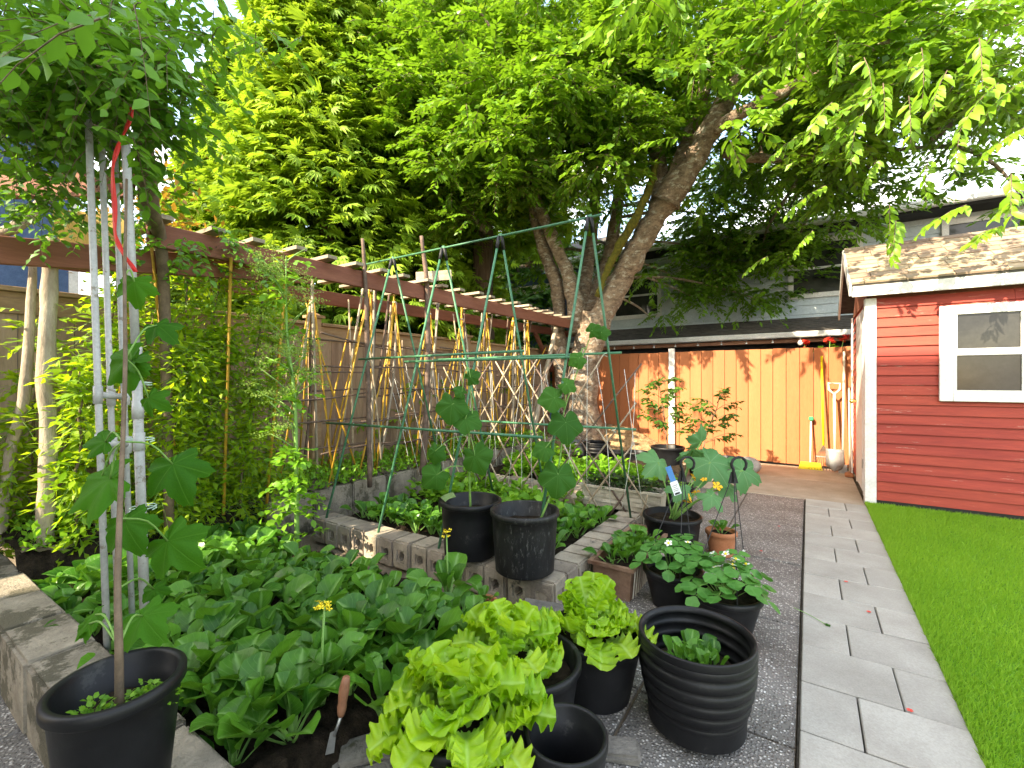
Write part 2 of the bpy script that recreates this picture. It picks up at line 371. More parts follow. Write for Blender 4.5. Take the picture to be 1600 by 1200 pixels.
def sprays(org, dirs, L, per, leaf, droop=.35, spread=.9, hang=.35, size=None, jit=.25):
    """Alternate leaves along arching twigs. Returns leaf positions, axes, normals, sizes, and the twig polylines."""
    n = len(org); P, X, N, S, Rn = [], [], [], [], []
    side0 = unit(np.cross(dirs, np.array([0, 0, 1.0])) + 1e-6)
    base = rng.random(n)
    for k in range(per):
        t = (k + .6) / per
        p = org + dirs * (L * t)[:, None]; p[:, 2] -= droop * L * t * t
        s = side0 * (1 if k % 2 else -1)
        x = unit(s * spread + dirs * (.55 + .5 * t) + np.array([0, 0, -hang]) + rng.normal(size=(n, 3)) * jit)
        nn = unit(np.array([0, 0, 1.0]) + rng.normal(size=(n, 3)) * .45)
        P.append(p); X.append(x); N.append(nn)
        S.append(leaf * (.75 + .5 * rng.random(n)) * (1 - .25 * t)); Rn.append(np.clip(base * .55 + rng.random(n) * .45, 0, 1))
    tw = [np.stack([org + dirs * (L * t)[:, None] - np.array([0, 0, 1.0]) * (droop * L * t * t)[:, None] for t in (0, .33, .66, 1)], 1)]
    return np.concatenate(P), np.concatenate(X), np.concatenate(N), np.concatenate(S), np.concatenate(Rn), tw[0]
def twig_mesh(name, lines, r, mat, parent):
    """Thin three-sided twigs along polylines (n, k, 3), as one mesh."""
    n, k, _ = lines.shape
    d = unit(lines[:, -1] - lines[:, 0]); a = unit(np.cross(d, np.array([.3, .9, .2]))); b = np.cross(d, a)
    V = []
    for i in range(k):
        rr = r * (1 - .7 * i / (k - 1))
        for j in range(3):
            th = 2 * PI * j / 3
            V.append(lines[:, i] + rr * (math.cos(th) * a + math.sin(th) * b))
    V = np.stack(V, 1); F = []
    for i in range(k - 1):
        for j in range(3):
            j2 = (j + 1) % 3
            F.append((i * 3 + j, (i + 1) * 3 + j, (i + 1) * 3 + j2, i * 3 + j2))
    F = (np.array(F)[None] + (np.arange(n) * k * 3)[:, None, None]).reshape(-1, 4)
    o = arr_mesh(name, V.reshape(-1, 3), F, mat, parent); o['kind'] = 'stuff'; return o

def smooth_path(pts, k=4):
    """Catmull-Rom through pts."""
    pts = [Vector(p) for p in pts]; q = [pts[0] * 2 - pts[1]] + pts + [pts[-1] * 2 - pts[-2]]; out = []
    for i in range(1, len(q) - 2):
        for j in range(k):
            t = j / k; a, b, c, d = q[i - 1], q[i], q[i + 1], q[i + 2]
            out.append(.5 * ((2 * b) + (c - a) * t + (2 * a - 5 * b + 4 * c - d) * t * t + (3 * b - a - 3 * c + d) * t ** 3))
    out.append(pts[-1]); return out
def lerp_r(rs, n):
    return [float(v) for v in np.interp(np.linspace(0, len(rs) - 1, n), range(len(rs)), rs)]
def gnarl(pts, rs, amt, k=4):
    p = smooth_path(pts, k); r = lerp_r(rs, len(p))
    return [v + Vector((U(-1, 1), U(-1, 1), U(-1, 1))) * amt * rr for v, rr in zip(p, r)], [rr * U(.9, 1.1) for rr in r]

def sheet(name, x0, x1, y0, y1, zf, nx, ny, mat, kind='structure', skirt=0.0):
    xs, ys = np.linspace(x0, x1, nx), np.linspace(y0, y1, ny)
    XX, YY = np.meshgrid(xs, ys); ZZ = zf(XX, YY)
    V = np.stack([XX, YY, ZZ], -1).reshape(-1, 3)
    i = np.arange(ny - 1)[:, None] * nx + np.arange(nx - 1)[None]; i = i.ravel()
    F = np.stack([i, i + 1, i + nx + 1, i + nx], 1)
    o = arr_mesh(name, V, F, mat, None, None, True); o['kind'] = kind
    return o
def bumpy(z, amp, f=9.0):
    return lambda X, Y: z + amp * (np.sin(X * f + 1.3 * np.sin(Y * f * .7)) * np.sin(Y * f * 1.3 + X * 2) + .5 * rng.normal(size=X.shape))

# ================================================================== GROUND
struct(MB().box((-60, -60, -.12), (60, 60, -.06)).build('ground', 'earth'))
yard = struct(MB().box((-4.36, -2.9, -.05), (-.04, 8.15, -.012)).build('garden_soil', 'earth'))
# exposed aggregate patio in slabs
patio = thing('patio', None, None); struct(patio)
ys = [-2.85, -1.9, -.95, 0.0, .95, 1.9, 2.85, 3.8, 4.75, 5.93]
for i in range(len(ys) - 1):
    for (xa, xb) in ((-4.34, -3.4), (-3.4, -2.45), (-2.45, -1.15), (-1.15, -.6), (-.6, -.036)):
        if ys[i] > .2 and xb <= -1.1: continue
        b = MB().box((xa + .006, ys[i] + .006, -.03), (xb - .006, ys[i + 1] - .006, U(-.004, .004)))
        b.build('slab', 'agg', patio, bevel=.004)
# concrete pad before the orange fence
pad = thing('concrete_pad', None, None); struct(pad)
for (xa, xb, ya, yb) in ((-1.25, .50, 5.95, 7.1), (-1.25, .50, 7.1, 8.15), (-2.4, -1.25, 5.95, 8.15)):
    MB().box((xa + .005, ya + .005, -.03), (xb - .005, yb - .005, .004)).build('slab', 'concrete', pad, bevel=.004)
# paver path
path = thing('paver_path', None, None); struct(path)
MB().box((-.035, -2.9, -.04), (.505, 5.94, -.012)).build('joint_bed', 'joint', path)
y, i = 5.93, 0
while y > -1.5:
    d = .328; sp = -.025 + (.19 if i % 2 else .34)
    for (xa, xb) in ((-.03, sp), (sp, .50)):
        b = MB().box((xa + .003, y - d + .003, -.03), (xb - .003, y - .003, .012 + U(-.0025, .0025)))
        b.build('paver', 'paver', path, bevel=.004)
    y -= d; i += 1
# lawn of turf
struct(MB().box((.508, -2.9, -.04), (5.5, 6.05, .012)).build('lawn', 'turf_base'))
n = 230000
px_ = .494 + (rng.random(n) ** 1.35) * 2.6; py_ = .9 + rng.random(n) * 5.15
gp = np.stack([px_, py_, np.full(n, .011)], 1)
gx = unit(np.array([.15, -.25, 1.0]) + rng.normal(size=(n, 3)) * .33)
g = bulk('turf_grass', [(0, .07, 0), (0, -.07, 0), (1, 0, .1)], [(0, 1, 2)], gp, gx, rvec(n), .022 + .016 * rng.random(n), rng.random(n), 'turf')
tag(g, None, None, kind='stuff')

# ================================================================== RAISED BEDS
def block_mesh(w, d, h, hole=True):
    """Concrete block with a rectangular core hole on its front face (-Y), rough edges."""
    m = MB(); c = .012
    f = 0.0
    hw, z0, z1 = w * .17, h * .30, h * .62
    if hole:
        X = [0, w / 2 - hw, w / 2 + hw, w]; Z = [0, z0, z1, h]
        vs = [(x, 0, z) for z in Z for x in X]
        fs = [(r * 4 + q, r * 4 + q + 1, r * 4 + q + 5, r * 4 + q + 4) for r in range(3) for q in range(3) if not (r == 1 and q == 1)]
        o = len(vs)
        vs += [(X[1], .14, Z[1]), (X[2], .14, Z[1]), (X[2], .14, Z[2]), (X[1], .14, Z[2])]
        a = [5, 6, 10, 9]
        for q in range(4):
            q2 = (q + 1) % 4; fs.append((a[q], o + q, o + q2, a[q2])) 
        fs.append((o, o + 1, o + 2, o + 3))
        o = len(vs); vs += [(0, d, 0), (w, d, 0), (w, d, h), (0, d, h)]
        fs += [(o + 1, o, o + 3, o + 2), (0, 4, 8, 12, o + 3, o), (3, o + 1, o + 2, 15, 11, 7), (12, 13, 14, 15, o + 2, o + 3), (0, o, o + 1, 3, 2, 1)]
        m.add(vs, fs)
    else: m.box((0, 0, 0), (w, d, h))
    me = m.mesh('block', 'block')
    import bmesh
    bm = bmesh.new(); bm.from_mesh(me); bmesh.ops.recalc_face_normals(bm, faces=bm.faces[:])
    es = [e for e in bm.edges if e.is_manifold and e.calc_face_angle(0) > .5]
    bmesh.ops.bevel(bm, geom=es, offset=.011, segments=2, affect='EDGES', clamp_overlap=True)
    for v in bm.verts: v.co += Vector((U(-1, 1), U(-1, 1), U(-1, 1))) * .0022
    bm.to_mesh(me); bm.free()
    return me
BL = [block_mesh(.152, .2, .19) for _ in range(3)]
BL2 = [block_mesh(.39, .2, .27, False) for _ in range(3)]
for b_ in BL2: b_.materials[0] = M['old_block']
# front bed: low wall of long blocks at Y .45
fw = thing('raised_bed_wall', 'front garden bed wall of long mossy concrete blocks beside the black pot with a stake', 'bed wall', (-4.36, .42, 0))
for i in range(8):
    put('block', BL2[i % 3], fw, (i * .397, U(-.008, .008), U(-.006, .006)), (0, 0, U(-.012, .012)))
sheet('front_bed_soil', -4.36, -1.06, .60, 1.98, lambda X, Y: .15 + .02 * np.sin(X * 9) * np.sin(Y * 11) + .012 * rng.normal(size=X.shape) - .17 * np.clip((X + 1.3) / .22, 0, 1) - .15 * np.clip((Y - 1.85) / .12, 0, 1) + .23 * np.clip((-3.5 - X) / .15, 0, 1), 130, 60, 'soil')
# middle bed
mw_ = thing('raised_bed_wall', 'middle bed wall of tan concrete blocks with square holes under the two cucumber pots', 'bed wall', (-3.36, 2.2, 0))
for i in range(14):
    put('block', BL[i % 3], mw_, (i * .157, U(-.01, .01), U(-.004, .008)), (U(-.02, .02), 0, U(-.03, .03)))
for i in range(11):                                                  # its right-hand side, running away
    put('block', BL[i % 3], mw_, (2.20, .165 + i * .157 - .16, U(-.004, .006)), (0, 0, PI / 2 + U(-.03, .03)))
for i in range(14):                                                  # its far side
    put('block', BL[i % 3], mw_, (i * .157, 1.72 + U(-.01, .01), 0), (0, 0, U(-.03, .03)))
sheet('middle_bed_soil', -3.34, -1.34, 2.36, 3.95, bumpy(.135, .014), 80, 60, 'soil')
# far bed
lw = thing('raised_bed_wall', 'far bed wall of tan blocks behind the cream window box', 'bed wall', (-3.36, 4.25, 0))
for i in range(13):
    put('block', BL[i % 3], lw, (i * .157, U(-.01, .01), U(-.004, .01)), (0, 0, U(-.04, .04)))
sheet('far_bed_soil', -3.5, -1.3, 4.4, 6.5, bumpy(.15, .02), 70, 70, 'soil')
# bed along the fence
bw = thing('raised_bed_wall', 'pale low block wall edging the bed along the wooden fence', 'bed wall', (-3.55, 1.95, 0))
for i in range(12):
    put('block', BL2[i % 3], bw, (U(-.01, .01), i * .4, U(-.01, .01)), (0, 0, PI / 2 + U(-.03, .03)), (1, 1, 1.3))
sheet('fence_bed_soil', -4.36, -3.6, .62, 6.6, bumpy(.36, .02), 40, 180, 'earth')
# mulch heap in the corner by the cherry tree
mu = sheet('mulch_heap', -4.34, -1.55, 6.25, 8.14, lambda X, Y: -.06 + .50 * np.exp(-(((X + 3.5) / 1.25) ** 2 + ((Y - 7.9) / .85) ** 2)) + .20 * np.exp(-(((X + 2.6) / .7) ** 2 + ((Y - 7.8) / .5) ** 2)) + .01 * rng.normal(size=X.shape), 90, 70, 'mulch', 'stuff')
# stones
def stone(label, loc, sx, sy, sz, rz=0, mat='stone'):
    m = MB(); m.box((-sx, -sy, 0), (sx, sy, sz)); me = m.mesh('stone', mat)
    import bmesh
    bm = bmesh.new(); bm.from_mesh(me); bmesh.ops.bevel(bm, geom=bm.edges[:], offset=min(sx, sy, sz) * .3, segments=2, affect='EDGES')
    for v in bm.verts: v.co += Vector((U(-1, 1), U(-1, 1), U(-1, 1))) * min(sx, sz) * .12
    bm.to_mesh(me); bm.free()
    return tag(put('stone', me, None, loc, (0, 0, rz)), label, 'stone')
stone('grey angular stone leaning at the bed corner behind the lettuce pots', (-1.12, 2.02, -.01), .13, .09, .17, .5)
stone('dark wet stone lying in the soil beside the trowel', (-1.20, .98, .03), .10, .08, .09, .9)
stone('flat grey stone standing beside the middle lettuce pot at the wall foot', (-1.28, 1.98, -.01), .10, .07, .10, -.2)
stone('brownish flat stone lying on the aggregate between lettuce pot and ribbed planter', (-.58, 1.52, 0), .10, .05, .03, .45, 'stone')
stone('rusty flat stepping stone on the patio near the strawberry baskets', (-.72, 2.28, -.004), .14, .10, .02, .1, 'rust')

# ================================================================== FENCES
wf = thing('wooden_fence', 'weathered tan cedar board fence with capped posts along the left of the garden', 'fence', (-4.38, 0, 0))
y = -2.6
while y < 8.1:
    if abs(((y + .07) - 2.89 + 25.4) % 2.54 - 0) > .09 and abs(((y + .07) - 2.89 + 25.4) % 2.54 - 2.54) > .05:
        MB().box((-.02 + U(-.004, .004), y + .002, .28), (.0 + U(-.003, .003), y + .137, 1.80)).build('board', 'fence', wf)
    y += .139
for k in range(-2, 3):
    yy = 2.89 + 2.54 * k
    if yy < -2.8 or yy > 8.0: continue
    p = MB().box((-.06, yy - .055, 0), (.05, yy + .055, 1.96)).build('post', 'cap', wf, bevel=.006)
    MB().box((-.085, yy - .08, 1.962), (.075, yy + .08, 1.99)).add([(-.06, yy - .055, 1.991), (.05, yy - .055, 1.991), (.05, yy + .055, 1.991), (-.06, yy + .055, 1.991), (-.005, yy, 2.03)], [(0, 1, 4), (1, 2, 4), (2, 3, 4), (3, 0, 4)]).build('post_cap', 'cap', p)
for k in range(-2, 3):
    ya, yb = 2.89 + 2.54 * (k - 1) + .057, 2.89 + 2.54 * k - .057
    if yb > 8.2 : yb = 8.12
    MB().box((.004, ya, 1.74), (.028, yb, 1.84)).build('top_rail', 'cap', wf, bevel=.003)
    MB().box((-.07, ya, 1.883), (.06, yb, 1.915)).build('cap_rail', 'cap', wf, bevel=.004)
    MB().box((-.03, ya, 1.803), (.016, yb, 1.881)).build('trim_board', 'cap', wf)
    MB().box((.004, ya, .34), (.03, yb, .43)).build('bottom_rail', 'cap', wf)
of = thing('orange_fence', 'bright orange painted board fence behind the tomato pots and garden tools', 'fence', (0, 8.2, 0))
x = -4.37
while x < .9:
    w = U(.165, .185)
    MB().box((x + .003, U(-.003, .003), U(.02, .035)), (x + w - .003, .022, 1.80 + U(-.006, .006))).build('board', 'orange', of, bevel=.002)
    x += w
MB().box((-4.36, .024, .3), (.9, .06, .39)).build('rail', 'orange', of)
MB().box((-4.36, .024, 1.45), (.9, .06, 1.54)).build('rail', 'orange', of)
MB().box((-2.05, -.05, .2), (-1.95, -.006, 1.86)).build('post', 'white', of, bevel=.004)

# ================================================================== SHED
shed = thing('garden_shed', 'red timber garden shed with white trim and tan shingle roof beside the turf', 'shed', (.52, 6.08, 0))
SL, SD_ = 2.9, 1.86
MB().box((.02, .03, .0), (SL - .02, SD_, 2.2)).build('wall_core', 'redbeam', shed)
MB().box((.0, -.012, .0), (SL, .028, .055)).build('base_strip', 'rubber', shed)
z = .058; i = 0
while z < 2.14:
    t = .1; xj = U(.9, 2.3)
    for (xa, xb) in ((.075, xj - .0015), (xj + .0015, SL)):
        e = U(-.0015, .0015); m = MB()
        m.add([(xa, -.020 + e, z), (xb, -.020 + e, z), (xb, -.003 + e, z + t), (xa, -.003 + e, z + t), (xa, .028, z), (xb, .028, z), (xb, .028, z + t), (xa, .028, z + t)],
              [(0, 1, 2, 3), (4, 7, 6, 5), (0, 4, 5, 1), (3, 2, 6, 7), (0, 3, 7, 4), (1, 5, 6, 2)])
        m.build('plank', 'red', shed)
    z += .1; i += 1
ew = MB()
for k in range(21): ew.add([(-.004, .08, .06 + k * .1), (-.004, SD_ - .02, .06 + k * .1), (.012, SD_ - .02, .158 + k * .1), (.012, .08, .158 + k * .1)], [(0, 3, 2, 1)])
ew.build('end_wall', 'red', shed)
MB().box((-.024, -.028, .0), (.073, .026, 2.165)).build('corner_trim', 'white', shed, bevel=.004)
MB().box((-.024, .028, .0), (-.006, .10, 2.165)).build('corner_trim', 'white', shed)
MB().box((-.024, SD_ - .09, .0), (-.006, SD_, 2.165)).build('corner_trim', 'white', shed)
MB().add([(-.002, .0, 2.168), (-.002, SD_, 2.168), (-.002, SD_ / 2, 2.80), (.04, 0, 2.168), (.04, SD_, 2.168), (.04, SD_ / 2, 2.80)], [(0, 2, 1), (3, 4, 5), (0, 3, 5, 2), (1, 2, 5, 4), (0, 1, 4, 3)]).build('gable_panel', 'redbeam', shed)
dr = MB().box((-.03, .16, .10), (-.008, .94, 2.0)).build('door', 'white', shed, bevel=.003)
MB().ball((-.075, .87, 1.05), .03, 10).tube([(-.03, .87, 1.05), (-.07, .87, 1.05)], .012, 8).build('knob', 'brass', dr, True)
for zz in (.35, 1.6): MB().box((-.036, .15, zz), (-.031, .20, zz + .1)).build('hinge', 'metal', dr)
for (a, b, c, d) in ((.104, .157, .06, 2.08), (.943, .995, .06, 2.08), (.157, .943, 2.003, 2.08)):
    MB().box((-.026, a, c), (-.004, b, d)).build('door_frame', 'white', shed)
EY, EZ, RY, RZ = -.15, 2.30, SD_ / 2, 2.93
MB().box((-.14, EY, 2.175), (SL + .1, EY + .03, 2.298)).build('fascia', 'white', shed, bevel=.003)
MB().box((-.12, EY + .032, 2.20), (SL + .1, .0, 2.215)).build('soffit', 'white', shed)
sl = Vector((0, RY - EY, RZ - EZ)); sln = sl.length; sl.normalize(); up = Vector((0, -sl.z, sl.y))
def roof_slab(y0, z0, y1, z1, x0, x1, t):
    n_ = Vector((0, -(z1 - z0), (y1 - y0))).normalized() * t
    if n_.z < 0: n_ = -n_
    q = [(x0, y0, z0), (x1, y0, z0), (x1, y1, z1), (x0, y1, z1)]
    return MB().add([Vector(p) - n_ for p in q] + q, [(0, 3, 2, 1), (4, 5, 6, 7), (0, 1, 5, 4), (1, 2, 6, 5), (2, 3, 7, 6), (3, 0, 4, 7)])
roof_slab(EY - .01, EZ, RY, RZ, -.14, SL + .1, .03).build('roof', 'roof', shed)
roof_slab(SD_ + .12, EZ - .02, RY + .001, RZ, -.14, SL + .1, .03).build('roof', 'roof', shed)
rows = 9; ex = sln / rows
for r in range(rows):
    x = -.15 - U(0, .2); 
    while x < SL + .1:
        w = U(.26, .36); xa, xb = max(x, -.15), min(x + w - .006, SL + .1)
        if xb - xa > .03:
            p0 = Vector((0, EY - .015, EZ)) + sl * (r * ex) + up * .016; p1 = Vector((0, EY - .015, EZ)) + sl * min((r + 1) * ex + .02, sln) + up * .004
            t_ = up * U(.007, .011)
            q = [Vector((xa, 0, 0)) + p0, Vector((xb, 0, 0)) + p0, Vector((xb, 0, 0)) + p1, Vector((xa, 0, 0)) + p1]
            MB().add([v - up * .012 for v in q] + [v + t_ for v in q], [(0, 3, 2, 1), (4, 5, 6, 7), (0, 1, 5, 4), (1, 2, 6, 5), (2, 3, 7, 6), (3, 0, 4, 7)]).build('shingle', 'shingle', shed)
        x += w
MB().beam((-.155, EY - .02, EZ - .06), (-.155, RY, RZ - .06), .022, .12).build('rake_trim', 'white', shed)
MB().beam((-.155, SD_ + .12, EZ - .08), (-.155, RY, RZ - .06), .022, .12).build('rake_trim', 'white', shed)
# window
win = MB()
wx0, wx1, wz0, wz1 = .555, 1.24, 1.10, 2.03
for (a, b, c, d) in ((wx0, wx0 + .10, wz0, wz1), (wx1 - .10, wx1, wz0, wz1), (wx0 + .101, wx1 - .101, wz1 - .09, wz1), (wx0 + .101, wx1 - .101, wz0, wz0 + .08)):
    win.box((a, -.055, c), (b, -.021, d))
wo_ = win.build('window', 'white', shed, bevel=.004)
zmid = 1.575
s1 = MB()
for (a, b, c, d) in ((wx0 + .10, wx0 + .13, zmid, wz1 - .09), (wx1 - .13, wx1 - .10, zmid, wz1 - .09), (wx0 + .131, wx1 - .131, zmid, zmid + .035)):
    s1.box((a, -.044, c), (b, -.024, d))
s1.build('upper_sash', 'white', wo_)
s2 = MB()
for (a, b, c, d) in ((wx0 + .101, wx0 + .125, wz0 + .08, zmid - .002), (wx1 - .125, wx1 - .101, wz0 + .08, zmid - .002), (wx0 + .126, wx1 - .126, wz0 + .08, wz0 + .11), (wx0 + .126, wx1 - .126, zmid - .03, zmid - .002)):
    s2.box((a, -.050, c), (b, -.026, d))
s2.build('lower_sash', 'white', wo_)
MB().box((wx0 + .1, -.026, zmid), (wx1 - .1, -.022, wz1 - .09)).build('pane', 'glass', wo_)
MB().box((wx0 + .1, -.030, wz0 + .08), (wx1 - .1, -.0265, zmid - .001)).build('pane', 'glass', wo_)

# ================================================================== NEIGHBOUR HOUSES
nh = thing('neighbour_house', 'grey blue sided house with dark low roof and white gutters behind the orange fence', 'house', (0, 10.6, 0))
MB().box((-4.7, .03, 0), (6.5, 6, 4.15)).build('wall_core', 'siding', nh)
z = 2.42; 
while z < 4.05:
    MB().add([(-4.7, -.022, z), (6.5, -.022, z), (6.5, -.004, z + .175), (-4.7, -.004, z + .175), (-4.7, .028, z), (6.5, .028, z), (6.5, .028, z + .175), (-4.7, .028, z + .175)],
             [(0, 1, 2, 3), (4, 7, 6, 5), (0, 4, 5, 1), (3, 2, 6, 7), (0, 3, 7, 4), (1, 5, 6, 2)]).build('siding_board', 'siding', nh)
    z += .178
lr = roof_slab(-1.1, 2.14, -.03, 2.53, -5, 6.5, .05).build('lower_roof', 'roof', nh)
ln = MB()
for k in range(9):
    a = k / 9; ln.add([(-5, -1.1 + a * 1.07, 2.142 + a * .39 + .018), (6.5, -1.1 + a * 1.07, 2.142 + a * .39 + .018), (6.5, -1.1 + (a + .12) * 1.07, 2.142 + (a + .11) * .39 + .002), (-5, -1.1 + (a + .12) * 1.07, 2.142 + (a + .11) * .39 + .002)], [(0, 1, 2, 3)])
    ln.add([(-5, -1.1 + a * 1.07, 2.142 + a * .39), (6.5, -1.1 + a * 1.07, 2.142 + a * .39), (6.5, -1.1 + a * 1.07, 2.16 + a * .39), (-5, -1.1 + a * 1.07, 2.16 + a * .39)], [(0, 1, 2, 3)])
ln.build('shingle_course', 'roof', nh)
MB().box((-5, -1.22, 2.06), (6.5, -1.105, 2.16)).build('gutter', 'gutter', nh, bevel=.015)
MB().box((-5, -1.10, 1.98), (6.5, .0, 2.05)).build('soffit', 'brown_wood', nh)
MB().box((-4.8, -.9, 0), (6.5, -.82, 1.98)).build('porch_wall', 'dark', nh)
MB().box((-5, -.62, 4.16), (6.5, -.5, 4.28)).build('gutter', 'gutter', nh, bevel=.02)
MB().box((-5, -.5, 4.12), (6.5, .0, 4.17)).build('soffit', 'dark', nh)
roof_slab(-.55, 4.30, 3.0, 5.3, -5, 6.5, .06).build('roof', 'roof', nh)
for (xa, xb, za, zb) in ((-3.9, -2.9, 2.85, 3.75), (-.25, .75, 3.0, 3.95), (2.0, 3.2, 3.0, 3.95)):
    w_ = MB()
    for (a, b, c, d) in ((xa - .09, xa, za - .09, zb + .09), (xb, xb + .09, za - .09, zb + .09), (xa, xb, zb, zb + .09), (xa, xb, za - .09, za), (xa, xb, (za + zb) / 2 - .02, (za + zb) / 2 + .02)):
        w_.box((a, -.06, c), (b, -.024, d))
    w_ = w_.build('window', 'white', nh); MB().box((xa, -.034, za), (xb, -.026, zb)).build('pane', 'glass', w_)
# string lights along the gutter
for k in range(12):
    xx = -3.9 + k * .42
    t = thing('hanging_lantern' if k == 9 else 'light_bulb', 'small bulb of the string lights hanging under the grey gutter' if k != 9 else 'clear hanging lantern under the gutter above the orange fence', 'lantern' if k == 9 else 'bulb', (xx, 9.35, 2.05), 0, None if k == 9 else 'string light bulbs under the gutter')
    MB().tube([(0, 0, 0.01), (0, 0, -.05)], .004, 5).build('wire', 'metal', t)
    if k == 9: MB().lathe([(.0, -.04), (.03, -.05), (.05, -.09), (.03, -.13), (0, -.14)], 10).build('globe', 'gutter', t, True)
    else: MB().ball((0, 0, -.065), .02, 8).build('globe', 'gutter', t, True)
bh = thing('blue_house', 'dark blue house glimpsed between the cherry trunks beyond the fence corner', 'house', (-7.5, 12.2, 0))
MB().box((-3.0, 0, 0), (2.2, 5, 4.6)).build('wall', 'blue', bh)
MB().box((-3.2, -.06, 4.0), (2.4, .0, 4.25)).build('fascia', 'white', bh)
roof_slab(-.4, 4.6, 2.5, 6.2, -3.3, 2.5, .08).build('roof', 'roof', bh)
MB().box((.9, -.05, 2.2), (1.0, -.003, 4.0)).build('corner_trim', 'white', bh)
w_ = MB().box((-.9, -.05, 2.5), (.1, -.01, 3.6)).build('window', 'white', bh); MB().box((-.8, -.056, 2.6), (0, -.052, 3.5)).build('pane', 'glass', w_)
sh_ = thing('stucco_house', 'blue stucco house wall with pale trim at the left beyond the fence', 'house', (-7.0, 1.62, 0))
MB().box((-5, -4.5, 0), (0, 0, 4.3)).build('wall', 'blue', sh_)
MB().box((-.02, -.05, 0), (.02, .03, 4.2)).build('corner_trim', 'white', sh_)
roof_slab(.35, 4.3, -2.2, 5.4, -5.2, .4, .1).build('roof', 'roof', sh_)
MB().box((.006, -1.7, 2.2), (.03, -.8, 3.3)).build('window', 'glass', sh_)
# the house whose shade lies over the near garden (behind the camera)
ho = thing('main_house', 'cream three storey house standing behind the garden and shading it', 'house', (-5.3, -5.0, 0))
MB().box((0, -8, 0), (7.2, 0, 9.9)).build('wall', 'stucco', ho)
MB().box((-.15, -8.15, 9.902), (7.35, .12, 10.05)).build('roof', 'roof', ho)
for zz in (1.0, 3.8, 6.4):
    for xx in (.8, 3.0, 5.2):
        w_ = MB().box((xx, .003, zz), (xx + 1.5, .05, zz + 1.3)).build('window', 'white', ho)
        MB().box((xx + .09, .052, zz + .09), (xx + 1.41, .056, zz + 1.21)).build('pane', 'glass', w_)

# ================================================================== PERGOLA
pg = thing('pergola', 'long red brown timber pergola with weathered slats running along the fence', 'pergola', (-3.9, 4.0, 0))
def pb(name, p0, p1, w, h, mat): return MB().beam([a - b for a, b in zip(p0, (-3.9, 4, 0))], [a - b for a, b in zip(p1, (-3.9, 4, 0))], w, h).build(name, mat, pg, bevel=.004)
pb('beam', (-3.5, 1.15, 2.23), (-3.5, 8.0, 2.30), .045, .15, 'redbeam')
pb('beam', (-4.28, .3, 2.12), (-4.28, 8.0, 2.28), .045, .14, 'redbeam')
pb('beam', (-3.66, .5, 2.0), (-3.552, 2.3, 2.20), .045, .15, 'redbeam')
pb('beam', (-4.35, .52, 2.50), (-3.2, .98, 2.40), .05, .14, 'redbeam')
pb('cross_beam', (-4.33, 8.06, 2.22), (-3.2, 8.06, 2.22), .05, .12, 'redbeam')
pb('brace', (-4.25, 7.3, 2.2), (-4.27, 8.0, 1.5), .05, .08, 'redbeam')
y = 1.22
while y < 7.95:
    zz = 2.325 + (y - 1.2) * .0105
    MB().box((U(-.52, -.44), y - 4 - .045, zz), (.4 + U(.06, .16), y - 4 + .045, zz + .028)).build('slat', 'slat', pg, rot=(0, 0, U(-.004, .004)))
    y += .292 + U(-.015, .015)
pb('patch_board', (-3.62, 3.62, 2.44), (-3.28, 3.82, 2.46), .02, .11, 'slat')
for yy in (5.2, 8.03): pb('post', (-4.27, yy, 0), (-4.27, yy, 2.19), .09, .09, 'redbeam')
def pole(label, cat, pts, r, mat='pole', n=8, name='log_post', gn=.12):
    p, rr = gnarl(pts, r if hasattr(r, '__len__') else [r, r * .9], gn, 6)
    b = Vector(pts[0]); t = MB().tube([q - b for q in p], rr, n)
    o = t.build(name, mat, None, True, loc=b)
    return tag(o, label, cat)
pole('thick grey log post with a knot holding up the near end of the pergola', 'post', [(-3.70, .73, .25), (-3.69, .74, .9), (-3.72, .74, 1.5), (-3.71, .76, 2.14)], [.042, .04, .044, .034])
pole('thin crooked whitish trunk beside the log post at far left', 'post', [(-4.06, .60, .32), (-4.0, .64, .85), (-3.96, .70, 1.27), (-4.02, .74, 2.05)], [.034, .026, .028, .02])
pole('rough brown log poking in at the left end of the pergola', 'log', [(-4.6, .15, 2.22), (-4.25, .4, 2.18), (-3.9, .72, 2.06)], [.055, .05, .045])
pole('short pale curved timber offcut under the pergola end', 'timber', [(-4.35, .62, 2.22), (-4.22, .72, 2.3), (-4.18, .82, 2.48), (-4.2, .9, 2.62)], [.035, .035, .03, .03])
pole('dark crooked branch pole tied upright to the pergola beam', 'pole', [(-3.46, 3.55, .3), (-3.44, 3.6, 1.2), (-3.45, 3.62, 2.2), (-3.5, 3.58, 2.86)], [.035, .03, .028, .02], 'branch', 6)
pole('slender brown branch pole standing left of the dark crooked pole', 'pole', [(-3.45, 2.85, .3), (-3.44, 2.82, 1.3), (-3.45, 2.8, 2.2), (-3.47, 2.78, 2.62)], [.024, .022, .02, .014], 'branch', 6)
pole('whitish leaning bare pole under the far end of the pergola', 'pole', [(-3.75, 6.3, .3), (-3.7, 6.6, 1.2), (-3.6, 6.9, 2.2)], [.05, .045, .035], 'pole', 6)
ply = tag(MB().box((-.2, -.008, -.13), (.2, .008, .13)).build('plywood_sheet', 'ply', None, loc=(-3.86, .98, 2.25), rot=(.25, 0, .75)), 'small bare yellow plywood sheet wedged under the pergola end', 'plywood')

